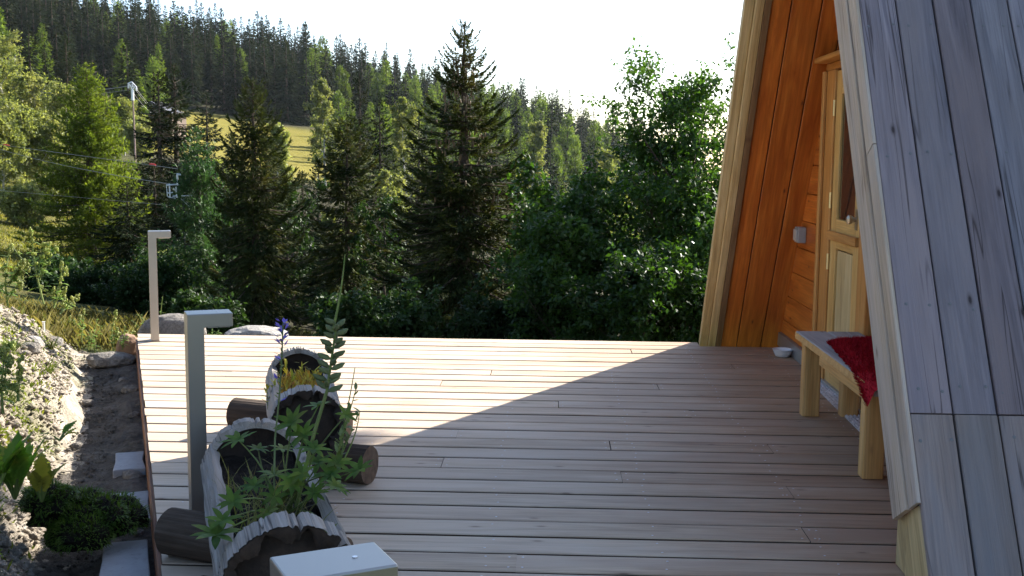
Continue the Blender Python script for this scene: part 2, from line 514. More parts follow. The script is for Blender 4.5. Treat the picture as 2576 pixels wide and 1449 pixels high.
# ------------------------------------------------------------------ deck
RNG = random.Random(11)
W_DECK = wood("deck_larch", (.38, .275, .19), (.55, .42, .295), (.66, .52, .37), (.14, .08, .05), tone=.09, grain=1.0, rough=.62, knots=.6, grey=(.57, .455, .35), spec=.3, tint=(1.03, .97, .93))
def brown_and_shade(mat, brown):
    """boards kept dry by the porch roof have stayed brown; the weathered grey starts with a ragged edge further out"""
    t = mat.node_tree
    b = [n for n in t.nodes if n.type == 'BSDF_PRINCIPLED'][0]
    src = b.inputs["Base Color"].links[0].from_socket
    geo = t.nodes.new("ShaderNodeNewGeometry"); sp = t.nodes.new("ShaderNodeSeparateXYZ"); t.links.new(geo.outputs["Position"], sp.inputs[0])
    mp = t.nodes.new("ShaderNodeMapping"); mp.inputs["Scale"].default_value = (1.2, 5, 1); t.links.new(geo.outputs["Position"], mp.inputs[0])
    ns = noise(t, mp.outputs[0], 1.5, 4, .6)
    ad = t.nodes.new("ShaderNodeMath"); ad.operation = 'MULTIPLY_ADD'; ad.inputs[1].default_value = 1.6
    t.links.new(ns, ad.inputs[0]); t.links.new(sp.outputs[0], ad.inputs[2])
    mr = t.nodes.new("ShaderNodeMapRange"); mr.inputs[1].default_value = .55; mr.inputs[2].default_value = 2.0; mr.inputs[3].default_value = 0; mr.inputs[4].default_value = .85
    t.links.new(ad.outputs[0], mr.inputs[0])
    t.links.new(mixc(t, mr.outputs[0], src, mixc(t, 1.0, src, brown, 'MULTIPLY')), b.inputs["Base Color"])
brown_and_shade(W_DECK, (.60, .44, .34))  # browner boards and painted shade towards the hut
W_EDGE = wood("deck_edge_dark", (.05, .032, .02), (.085, .056, .036), (.12, .085, .055), (.04, .02, .02), knots=.2)  # darker brown for the sides, ends and undersides of the boards
W_FASCIA = wood("fascia_redwood", (.16, .06, .03), (.26, .11, .055), (.34, .16, .08), (.08, .03, .02), rough=.6)
W_JOIST = wood("joist_wood", (.10, .07, .05), (.16, .12, .09), (.2, .16, .12), (.05, .03, .02))
M_STEEL = plain("steel", (.62, .62, .64), rough=.35, metal=1.0)
deck = empty("wooden_deck", (0, 5, 0), "larch board deck with sunlit far half and shaded near half beside the hut", "deck")
PITCHW, BW, BT_ = 0.1653, 0.1485, 0.034
row0 = 7.824            # far edge
NROW = 41
def left_x(y):
    # left edge follows the path, easing round beside the camera
    x = E0[0] + (y - E0[1]) * ED[0] / ED[1]
    return x + .12 * max(0, 3.0 - y)
joint = {}
for X, Y in [(-.43, 5.1), (.28, 4.85), (-.45, 4.66), (.30, 4.44), (.95, 4.20), (.90, 3.80), (1.15, 6.85), (.62, 6.28), (.72, 5.55), (.05, 5.68), (-1.02, 7.0), (-.35, 6.66), (.55, 7.45), (-.62, 6.2), (1.0, 5.0), (-2.2, 6.95), (-1.9, 6.5), (-.1, 3.45), (1.0, 3.1), (.2, 2.6), (.7, 2.2), (-.4, 1.9)]:
    joint.setdefault(int((row0 - Y) / PITCHW), []).append(X)
screwV, screwF = [], []
def screw(x, y, z):
    b = len(screwV); r = .0042
    screwV.append((x, y, z + .0016))
    for k in range(7):
        q = 6.283 * k / 7
        screwV.append((x + r*math.cos(q), y + r*math.sin(q), z + .0004))
    for k in range(7): screwF.append((b, b+1+k, b+1+(k+1) % 7))
JOISTS = [-2.55, -1.95, -1.38, -.78, -.20, .38, .93, 1.45]
for r in range(NROW):
    y1 = row0 - r * PITCHW; y0 = y1 - BW
    xl0 = left_x(y0); xl1 = left_x(y1)
    if y1 > 7.80 - .0: xr = 1.04
    elif y0 > 3.62: xr = 1.612
    else: xr = 1.205 if y0 > 3.0 else 2.3
    cuts = sorted(x for x in joint.get(r, []) if xl0 + .3 < x < xr - .25)
    xs = [None] + cuts + [xr]
    for a, b in zip(xs[:-1], xs[1:]):
        dz = RNG.uniform(-.0012, .0012)
        ys = y0 + RNG.uniform(-.0012, .0012)
        if a is None:
            me = plank_mesh("board", b - xl0 - .0015, BW, BT_, .0035, skew0=(xl1 - xl0) / BW)
            x0 = xl0 + RNG.uniform(-.004, .004)
        else:
            me = plank_mesh("board", b - a - .003, BW, BT_, .0035)
            x0 = a + .0015
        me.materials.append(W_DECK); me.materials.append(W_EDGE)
        for p_ in me.polygons:
            if p_.normal.z < .3: p_.material_index = 1
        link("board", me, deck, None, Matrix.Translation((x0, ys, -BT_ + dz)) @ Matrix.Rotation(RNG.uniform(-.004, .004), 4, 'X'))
    for jx in JOISTS:
        if xl1 + .05 < jx < xr - .03:
            for fy in (.22, .78):
                if RNG.random() < .93:
                    screw(jx + RNG.uniform(-.018, .018), y0 + BW * (fy + RNG.uniform(-.05, .05)), .001)
    for jx in cuts:
        for sx in (-.022, .022):
            for fy in (.2, .8): screw(jx + sx, y0 + BW * fy, .001)
sc = link("screw_heads", mesh("screw_heads", screwV, screwF), deck, M_STEEL); sc["kind"] = "stuff"
# fascia on the skew left edge, rim joist at the far edge, joists under the boards
p0 = st(.012, -1.2); p1 = st(.012, 4.27)
L = math.hypot(p1[0]-p0[0], p1[1]-p0[1])
link("fascia_board", plank_mesh("fascia_board", L, .17, .024), deck, W_FASCIA, frame((p0[0], p0[1], -.20), (p1[0]-p0[0], p1[1]-p0[1], 0), (0, 0, 1)))
link("rim_joist", plank_mesh("rim_joist", 4.0, .16, .04), deck, W_JOIST, frame((-2.90, 7.79, -.19), (1, 0, 0), (0, 0, 1)))
for jx in JOISTS:
    ya = 1.1; yb = 7.74
    if jx < -1.0:
        ya = E0[1] + (jx - E0[0]) * ED[1] / ED[0] + .18
    link("joist", plank_mesh("joist", yb - ya, .14, .045), deck, W_JOIST, frame((jx - .02, ya, -.172), (0, 1, 0), (0, 0, 1)))
for jx, jy in ((-2.5, 7.6), (-.78, 7.6), (.93, 7.6), (-.78, 4.6), (.93, 2.4), (-.2, 1.4)):
    MB().box(jx-.05, jx+.05, jy-.05, jy+.05, -.75, -.175).build("post", W_JOIST, deck)

# ------------------------------------------------------------------ hut
W_ROOF = wood("roof_weathered", (.115, .108, .125), (.205, .193, .220), (.30, .28, .305), (.045, .035, .035), tone=.24, grain=1.15, rough=.75, knots=.95, cracks=.85, grey=(.265, .232, .235), tint=(1.16, .92, .86), bumps=.7)
W_ROOFL = wood("roof_lower_brown", (.16, .122, .10), (.27, .21, .175), (.36, .285, .24), (.045, .035, .03), tone=.12, grain=1.15, rough=.75, knots=.95, cracks=.85, grey=(.22, .21, .215), tint=(1.12, .94, .88), bumps=.7)
W_TRIM = wood("trim_weathered", (.42, .30, .20), (.60, .455, .325), (.68, .545, .42), (.17, .10, .065), tone=.06, grain=1.0, rough=.7, knots=.8, grey=(.50, .42, .37), cracks=.8)
W_TRIMY = wood("trim_yellow", (.42, .28, .12), (.58, .42, .20), (.68, .53, .29), (.22, .12, .05), tone=.06, grain=1.0, rough=.55, knots=.4)
W_ORANGE = wood("lining_orange", (.36, .085, .012), (.53, .15, .022), (.66, .215, .036), (.12, .03, .01), tone=.14, grain=.8, rough=.42, knots=.9, spec=.4, bumps=.15)
W_DOOR = wood("door_pine", (.50, .27, .075), (.62, .37, .12), (.70, .46, .17), (.28, .14, .05), tone=.05, grain=1.1, rough=.45, knots=.3, spec=.4, bumps=.15)
W_BENCH = wood("bench_pine", (.48, .24, .075), (.60, .34, .12), (.68, .42, .17), (.24, .12, .05), tone=.05, rough=.5, knots=.35, bumps=.15)
W_SEAT = wood("seat_weathered", (.26, .23, .20), (.38, .34, .31), (.48, .44, .41), (.10, .07, .05), tone=.06, rough=.7, knots=.8, grey=(.40, .37, .35))
W_SHEATH = plain("roof_sheathing", (.06, .05, .045), .9)
M_DARK = plain("dark_interior", (.03, .025, .02), .9)

HX0, HX1 = 1.12, 5.2
NK, FK = .597, .656
ZA = (7.97 - 3.11) / (NK + FK)
YA = 3.11 + NK * ZA
hut = empty("a_frame_hut", (1.12, 5.4, 0), "steep A-frame wooden hut with weathered grey roof boards and orange varnished porch", "hut")
ln, lf = math.hypot(NK, 1), math.hypot(FK, 1)
upN, outN = Vector((0, NK, 1)) / ln, Vector((0, -1, NK)) / ln
upF, outF = Vector((0, -FK, 1)) / lf, Vector((0, 1, FK)) / lf
def nearpt(x, z, off=0.0): return Vector((x, 3.11 + NK * z, z)) + outN * off
def farpt(x, z, off=0.0): return Vector((x, 7.97 - FK * z, z)) + outF * off
# near slope: sheathing carries the boards
def slab(fn, x0, x1, z0, z1, o0, o1, name, mat, parent):
    P = [fn(x, z, o) for o in (o0, o1) for x, z in ((x0, z0), (x1, z0), (x1, z1), (x0, z1))]
    return MB().add(P, [(0,1,2,3),(7,6,5,4),(0,4,5,1),(1,5,6,2),(2,6,7,3),(3,7,4,0)]).build(name, mat, parent)
near = slab(nearpt, HX0 + .03, HX1, .0, ZA - .02, -.13, -.027, "roof_slope", W_SHEATH, hut)
far = slab(farpt, HX0 + .03, HX1, .0, ZA - .02, -.085, -.027, "roof_slope", W_SHEATH, hut)
rr = random.Random(3)
nailV, nailF = [], []
def nail(c, n, r=.006):
    n = Vector(n).normalized(); a = n.orthogonal().normalized(); b = n.cross(a)
    k0 = len(nailV); nailV.append(tuple(c + n * .0012))
    for k in range(6):
        q = 6.283*k/6; nailV.append(tuple(c + (a*math.cos(q) + b*math.sin(q))*r - n*.0003))
    for k in range(6): nailF.append((k0, k0+1+k, k0+1+(k+1) % 6))
x = HX0; i = 0
ZJ = .52
while x < HX1 - .05:
    w = .1355 - .0062
    for fn, up, out, par, zc, sgn in ((nearpt, upN, outN, near, ZA, 1), (farpt, upF, outF, far, ZA, -1)):
        for za, zb in ((0.0, ZJ - .002), (ZJ + .002, zc)):
            lsl = ln if sgn == 1 else lf
            Lp = (zb - za) * lsl
            jig = rr.uniform(-.0025, .0025)
            if sgn == 1:
                M = frame(fn(x, za, -.025 + jig), up, (-1, 0, 0)); M = M @ Matrix.Translation((0, -w, 0))
            else:
                M = frame(fn(x, za, -.025 + jig), up, (1, 0, 0))
            # the board's local z must point outwards
            if (M.to_3x3() @ Vector((0, 0, 1))).dot(out) < 0:
                M = frame(fn(x + w, za, -.025 + jig), up, (-1 if sgn == -1 else 1, 0, 0))
                if sgn == 1: M = frame(fn(x, za, -.025 + jig), up, (1, 0, 0))
            link("plank", plank_mesh("plank", Lp, w, .022, .003), par, W_ROOFL if za == 0.0 else W_ROOF, M)
    for z in (.07, .45, .59, .83, 1.32, 1.79, 2.3, 2.8):
        for fx in (.2, .8):
            nail(nearpt(x + w*fx + rr.uniform(-.012, .012), z + rr.uniform(-.01, .01), -.002), outN)
    x += .1355; i += 1
nl_ = link("nail_heads", mesh("nail_heads", nailV, nailF), near, plain("nail_metal", (.20, .19, .18), .5, .8)); nl_["kind"] = "stuff"
# near rake trim: two boards side by side on the front edge, cut square above the foot
inN = -outN
def rake(name, z0, z1, o0, o1, x0, x1, mat, parent, fn=nearpt, up=upN, out=outN, lsl=ln):
    W = o1 - o0
    org = fn(x1, z0, -o0)
    M = frame(org, up, -out)
    zdir = (M.to_3x3() @ Vector((0, 0, 1)))
    T = x1 - x0
    if zdir.x > 0: M = M @ Matrix.Translation((0, 0, -T))
    return link(name, plank_mesh(name, (z1 - z0) * lsl, W, T, .003), parent, mat, M)
rake("trim_board", .28, 1.352, .002, .086, HX0 - .014, HX0 - .001, W_TRIM, hut)
rake("trim_board", 1.356, ZA, .002, .086, HX0 - .014, HX0 - .001, W_TRIM, hut)
rake("trim_board", .28, ZA, .094, .240, HX0 - .020, HX0 - .002, W_TRIM, hut)
# foot of the near rafter in fresh yellow timber, with a seam
FM = frame(nearpt(HX0 + .05, 0, -.05), upN, (1, 0, 0))
def foot(poly, x0, x1):
    m = MB().prism(poly, 0, x0, x1)
    Mi = FM.inverted()
    m.v = [tuple(Mi @ Vector(v)) for v in m.v]
    m.build("rafter_foot", W_TRIMY, hut, FM)
foot([(3.150, .003), (3.11 + NK*.262 + .04, .262), (3.41, .205), (3.41, .003)], HX0 + .004, HX0 + .09)
foot([(3.414, .003), (3.414, .203), (3.512, .148), (3.512, .003)], HX0 + .007, HX0 + .09)
# far rake: brown outer edge, two light boards
W_BROWN = wood("edge_brown", (.16, .085, .04), (.24, .14, .07), (.30, .19, .10), (.1, .05, .03))
rake("trim_board", .0, ZA, -.012, .020, HX0 - .022, HX0 + .02, W_BROWN, hut, farpt, upF, outF, lf)
rake("trim_board", .0, ZA, .022, .085, HX0 - .050, HX0 + .004, W_TRIMY, hut, farpt, upF, outF, lf)
rake("trim_board", .0, ZA, .030, .115, HX0 + .006, HX0 + .055, W_TRIMY, hut, farpt, upF, outF, lf)
rake("trim_board", .0, ZA, .060, .1175, HX0 + .057, HX0 + .095, W_BROWN, hut, farpt, upF, outF, lf)
# lining of the porch: boards up the inner face of both slopes
lin = [(1.217, 1.327), (1.330, 1.497), (1.500, 1.625), (1.628, 1.79)]
for a, b in lin:
    link("lining_board", plank_mesh("lining_board", (ZA - .05)*lf, b - a - .0035, .02, .0035), far, W_ORANGE, frame(farpt(a, 0, -.086), upF, (1, 0, 0)) @ Matrix.Translation((0, 0, -.02)) if (frame(farpt(a, 0, -.086), upF, (1, 0, 0)).to_3x3() @ Vector((0, 0, 1))).dot(outF) > 0 else frame(farpt(a, 0, -.086), upF, (1, 0, 0)))
for a, b in [(1.14, 1.30), (1.303, 1.46), (1.463, 1.625), (1.628, 1.79)]:
    M = frame(nearpt(a, 0, -.132), upN, (1, 0, 0))
    if (M.to_3x3() @ Vector((0, 0, 1))).dot(outN) > 0: M = M @ Matrix.Translation((0, 0, -.02))
    link("lining_board", plank_mesh("lining_board", (ZA - .1)*ln, b - a - .0035, .02, .0035), near, W_ORANGE, M)
# gable wall set back in the porch: horizontal boards
WX = 1.62
wall = MB().prism([(3.22, .0), (7.86, .0), (YA, ZA - .12)], 0, WX + .022, WX + .12).build("gable_wall", W_SHEATH, hut)
z = .012; hgt = .178
while z < ZA - .35:
    za, zb = z, min(z + hgt - .004, ZA - .3)
    y0, y1 = 3.27 + NK*zb, 7.83 - FK*zb
    y0b, y1b = 3.27 + NK*za, 7.83 - FK*za
    segs = []
    if za < 1.80: segs = [(y0, 5.60), (6.62, y1b)]
    else: segs = [(y0b, y1b)]
    for a, b in segs:
        if b - a < .06: continue
        rr_off = rr.uniform(-.001, .001)
        # local x runs along +Y, z points to -X
        M = frame((WX + .02 + rr_off, b, za), (0, -1, 0), (0, 0, 1))
        if (M.to_3x3() @ Vector((0, 0, 1))).x > 0: M = frame((WX + .02 + rr_off, a, za), (0, 1, 0), (0, 0, 1))
        link("plank", plank_mesh("plank", b - a, zb - za, .022, .004), wall, W_ORANGE, M)
    z += hgt
MB().prism([(3.22, .0), (7.86, .0), (YA, ZA - .12)], 0, HX1 - .12, HX1 - .02).build("rear_gable_wall", W_ROOF, hut)
# metal flashing along the foot of the wall
M_FLASH = plain("flashing_zinc", (.42, .43, .44), .45, .85, dirt=(.2, .19, .17))
MB().prism([(WX - .028, .003), (WX - .024, .003), (WX - .020, .086), (WX - .006, .092), (WX - .006, .096), (WX - .024, .090)], 1, 6.66, 7.76).build("flashing", M_FLASH, hut)
# door frame
MB().box(WX - .045, WX + .021, 5.60, 6.655, .003, .030).build("threshold", M_FLASH, hut, bevel=.003)
W_CASE = wood("casing_pine", (.42, .17, .04), (.53, .24, .065), (.60, .31, .10), (.2, .08, .03), tone=.05, rough=.45, knots=.4, bumps=.15)
def vbox(name, x0, x1, y0, y1, z0, z1, mat, parent, bev=.004):
    """board with grain running up"""
    M = frame((x1, y0, z0), (0, 0, 1), (0, 1, 0))
    zx = (M.to_3x3() @ Vector((0, 0, 1))).x
    T = x1 - x0
    if zx > 0: M = M @ Matrix.Translation((0, 0, -T))
    return link(name, plank_mesh(name, z1 - z0, y1 - y0, T, bev), parent, mat, M)
def hbox(name, x0, x1, y0, y1, z0, z1, mat, parent, bev=.004):
    M = frame((x1, y0, z0), (0, 1, 0), (0, 0, 1))
    zx = (M.to_3x3() @ Vector((0, 0, 1))).x
    T = x1 - x0
    if zx > 0: M = M @ Matrix.Translation((0, 0, -T))
    return link(name, plank_mesh(name, y1 - y0, z1 - z0, T, bev), parent, mat, M)
vbox("door_frame", WX - .035, WX + .02, 6.425, 6.645, .005, 1.80, W_CASE, hut)
vbox("door_frame", WX - .055, WX - .0355, 6.60, 6.648, .005, 1.80, W_CASE, hut)
vbox("door_frame", WX - .035, WX + .02, 5.62, 5.795, .005, 1.80, W_CASE, hut)
hbox("door_frame", WX - .034, WX + .02, 5.62, 6.645, 1.802, 1.845, W_CASE, hut)
hbox("door_hood", WX - .11, WX + .02, 5.58, 6.67, 1.847, 1.875, W_CASE, hut)
door = link("door", plank_mesh("door", 1.77, .60, .018, .002), hut, W_DOOR, frame((WX + .018, 5.81, .02), (0, 0, 1), (0, 1, 0)) if (frame((0, 0, 0), (0, 0, 1), (0, 1, 0)).to_3x3() @ Vector((0, 0, 1))).x < 0 else frame((WX, 5.81, .02), (0, 0, 1), (0, 1, 0)))
dx0, dx1 = WX - .026, WX - .001
vbox("stile", dx0, dx1, 6.30, 6.412, .02, 1.79, W_DOOR, door)
vbox("stile", dx0, dx1, 5.812, 5.93, .02, 1.79, W_DOOR, door)
hbox("rail", dx0 + .001, dx1, 5.931, 6.299, 1.655, 1.79, W_DOOR, door)
hbox("rail", dx0 + .001, dx1, 5.931, 6.299, .80, .965, W_DOOR, door)
hbox("rail", dx0 + .001, dx1, 5.931, 6.299, .02, .16, W_DOOR, door)
hbox("weather_bar", dx0 - .022, dx0 - .001, 5.812, 6.412, .845, .895, W_CASE, door)
vbox("panel", dx0 + .010, dx1 - .002, 5.945, 6.285, .17, .79, W_TRIMY, door, .008)
M_GLASS, _t, _b, _o = nodes("door_glass")
_b.inputs["Base Color"].default_value = (.03, .025, .02, 1); _b.inputs["Roughness"].default_value = .03; _b.inputs["Specular IOR Level"].default_value = .8
vbox("glass", dx0 + .012, dx1 - .004, 5.935, 6.295, .968, 1.652, M_GLASS, door, .001)
M_BRASS = plain("hinge_brass", (.85, .74, .45), .3, .9)
for z0, z1 in ((.67, .76), (1.02, 1.11), (1.54, 1.63)):
    MB().tube([(dx0 - .008, 6.419, z0), (dx0 - .008, 6.419, z1)], .0075, 8).build("hinge", M_BRASS, door)
kn = MB(); kn.tube([(dx0 - .001, 5.875, .985), (dx0 - .018, 5.875, .985), (dx0 - .030, 5.875, .985), (dx0 - .045, 5.875, .985), (dx0 - .055, 5.875, .985)], [.012, .012, .022, .026, .012], 12)
kn.add([(dx0 - .0012, 5.857, .93), (dx0 - .0012, 5.893, .93), (dx0 - .0012, 5.893, 1.04), (dx0 - .0012, 5.857, 1.04), (dx0 - .006, 5.857, .93), (dx0 - .006, 5.893, .93), (dx0 - .006, 5.893, 1.04), (dx0 - .006, 5.857, 1.04)], [(0,1,2,3),(7,6,5,4),(0,4,5,1),(1,5,6,2),(2,6,7,3),(3,7,4,0)])
kn.build("handle", plain("handle_metal", (.45, .40, .33), .35, .9), door, smooth=False)

# wall socket by the corner
so = empty("wall_socket", (WX - .03, 7.17, .81), "grey square outdoor socket box on the orange porch wall", "socket")
MB().box(WX - .055, WX - .003, 7.115, 7.225, .765, .865).build("housing", plain("socket_grey", (.33, .31, .29), .5), so, bevel=.006)
MB().box(WX - .066, WX - .0552, 7.128, 7.212, .778, .852).build("cover", plain("socket_lid", (.42, .40, .37), .45), so, bevel=.004)
# ------------------------------------------------------------------ porch furniture
be = empty("bench", (1.43, 5.0, 0), "simple pine bench with grey weathered seat against the porch wall", "bench")
bx0, bx1, by0, by1 = 1.262, 1.585, 4.30, 5.70
hh = .42
link("seat_board", plank_mesh("seat_board", by1-by0, .158, .038, .004), be, W_SEAT, frame((bx0 + .158, by0, hh - .038), (0, 1, 0), (-1, 0, 0)))
link("seat_board", plank_mesh("seat_board", by1-by0, .158, .038, .004), be, W_SEAT, frame((bx0 + .320, by0, hh - .038), (0, 1, 0), (-1, 0, 0)))
MB().box(bx0 - .003, bx0 - .0005, by0, by1, hh - .037, hh - .004).build("seat_edge", W_BENCH, be)
def leg(x0, y0, w=.085, d=.075):
    link("leg", plank_mesh("leg", hh - .040, w, d, .005), be, W_BENCH, frame((x0, y0 + d, .002), (0, 0, 1), (1, 0, 0)))
for lx in (bx0 + .022, bx1 - .105):
    for ly in (by0 + .10, by1 - .20): leg(lx, ly)
link("apron", plank_mesh("apron", by1-by0-.46, .085, .028, .003), be, W_BENCH, frame((bx0 + .058, by0 + .18, hh - .125), (0, 1, 0), (0, 0, 1)))
link("apron", plank_mesh("apron", by1-by0-.46, .085, .028, .003), be, W_BENCH, frame((bx1 - .040, by0 + .18, hh - .125), (0, 1, 0), (0, 0, 1)))

# red shaggy seat pad: padded sheet plus pile
RED = leaf("red_wool", (.30, .008, .016), (.44, .016, .028), .12, (1.1, .6, .6), rough=.9, scale=30, spec=.1)
pad = empty("seat_pad", (1.43, 4.85, hh), "red shaggy wool pad draped over the near end of the bench", "cushion")
PC = [(1.335, 5.30), (1.585, 5.40), (1.585, 4.25), (1.235, 4.28)]
def padpt(u, v):
    a = Vector(PC[0]).lerp(Vector(PC[1]), u); b = Vector(PC[3]).lerp(Vector(PC[2]), u)
    p = a.lerp(b, v)
    edge = min(u, 1-u, v, 1-v)
    z = hh + .006 + .032 * min(1, edge * 9) + .006 * mnoise.noise((p.x*14, p.y*14, 0))
    if p.x < bx0 + .004: z -= (bx0 + .004 - p.x) * 2.6
    return Vector((p.x, p.y, z))
n1, n2 = 16, 44
PV = [padpt(i/(n1-1), j/(n2-1)) for j in range(n2) for i in range(n1)]
PF = [(j*n1+i, j*n1+i+1, (j+1)*n1+i+1, (j+1)*n1+i) for j in range(n2-1) for i in range(n1-1)]
link("pad", mesh("pad", PV, PF, True), pad, RED)
r_ = np.random.default_rng(5); KV = []; m_ = 15000
for k in range(m_):
    u, v = r_.random(), r_.random()
    if k % 6 == 0:
        if r_.random() < .5: u = 0.0 if r_.random() < .7 else 1.0
        else: v = 0.0
    p = padpt(u, v)
    d = Vector((r_.normal()*.7 - (.6 if u < .04 else 0), r_.normal()*.7 + (.5 if v < .02 else 0), .8)).normalized() * r_.uniform(.012, .026)
    w = Vector((r_.normal(), r_.normal(), r_.normal()*.3)).normalized() * .0017
    q = p + d*.6 + Vector((0, 0, -.002))
    KV += [p - w, p + w, q + w, p + d]
KF = np.arange(m_*4).reshape(-1, 4)
pl = link("pile", mesh("pile", np.array([tuple(a) for a in KV]), KF), pad, RED); pl["kind"] = "stuff"

# white bowl and woven mat
bo = MB().lathe([(0, .002), (.042, .002), (.046, .004), (.058, .030), (.066, .048), (.068, .050), (.066, .051), (.062, .047), (.053, .028), (.042, .008), (0, .008)], 28).build("bowl", plain("bowl_plastic", (.72, .70, .68), .35), None, Matrix.Translation((1.535, 7.30, .001)), smooth=True)
tag(bo, "small white plastic bowl on the deck by the orange wall", "bowl")
M_MAT = plain("mat_fibre", (.42, .36, .34), .9, var=.35, scale=60)
mb = MB(); rm = random.Random(8)
mt = empty("door_mat", (1.56, 6.0, 0), "pale woven mat lying under the bench along the porch wall", "mat")
MB().prism([(1.525, 6.62), (1.598, 6.62), (1.598, 5.0), (1.60, 5.0), (1.51, 5.02), (1.515, 5.75)][:3] + [(1.598, 5.0), (1.48, 5.0)], 2, .002, .010).build("backing", M_MAT, mt)
y = 5.02
while y < 6.6:
    xx = 1.490 + (y - 5.0) * .022
    while xx < 1.592:
        c = (xx + rm.uniform(-.003, .003), y + rm.uniform(-.004, .004))
        a = rm.uniform(-.5, .5)
        dx, dy = .011*math.cos(a), .011*math.sin(a)
        mb.add([(c[0]-dx, c[1]-dy, .010), (c[0]-dy*.5, c[1]+dx*.5, .0105), (c[0]+dx, c[1]+dy, .0105), (c[0]+dy*.5, c[1]-dx*.5, .0105), (c[0], c[1], .019)], [(0,3,4),(3,2,4),(2,1,4),(1,0,4)])
        xx += .020
    y += .017
wv = mb.build("weave", plain("mat_tufts", (.60, .52, .50), .9, var=.3, scale=40), mt); wv["kind"] = "stuff"

# ------------------------------------------------------------------ bollard lights
M_LAMP = plain("lamp_paint", (.33, .315, .295), .36, .8, var=.03, scale=3)
M_LENS = plain("lamp_lens", (.75, .75, .72), .3)
def bollard(x, y, ang, label, h=.762):
    e = empty("bollard_light", (x, y, 0), label, "garden light", "bollard lights along the deck edge", rz=rad(ang))
    M = wmat(e)
    # post 0.055 x 0.10 with a flat arm on top reaching sideways
    MB().prism([(0, .0055), (.055, .0055), (.055, h - .047), (.150, h - .047), (.150, h), (0, h)], 1, 0, .10).build("post_and_arm", M_LAMP, e, M, bevel=.003)
    MB().box(.068, .142, .015, .085, h - .050, h - .0465).build("lens", M_LENS, e, M)
    MB().box(-.004, .059, -.004, .104, .001, .0055).build("base_plate", M_LAMP, e, M)
    s_ = MB().tube([(.105, .05, h - .001), (.105, .05, h + .0012)], .004, 8).build("screw", M_STEEL, e, M)
bollard(-2.755, 7.50, 20, "farthest grey bollard light at the sunlit far corner of the deck")
bollard(-1.212, 3.638, 24, "grey bollard light standing just behind the nearer log planter")
bollard(-.330, 1.357, 28, "nearest bollard light, only its pale flat top showing", h=.756)

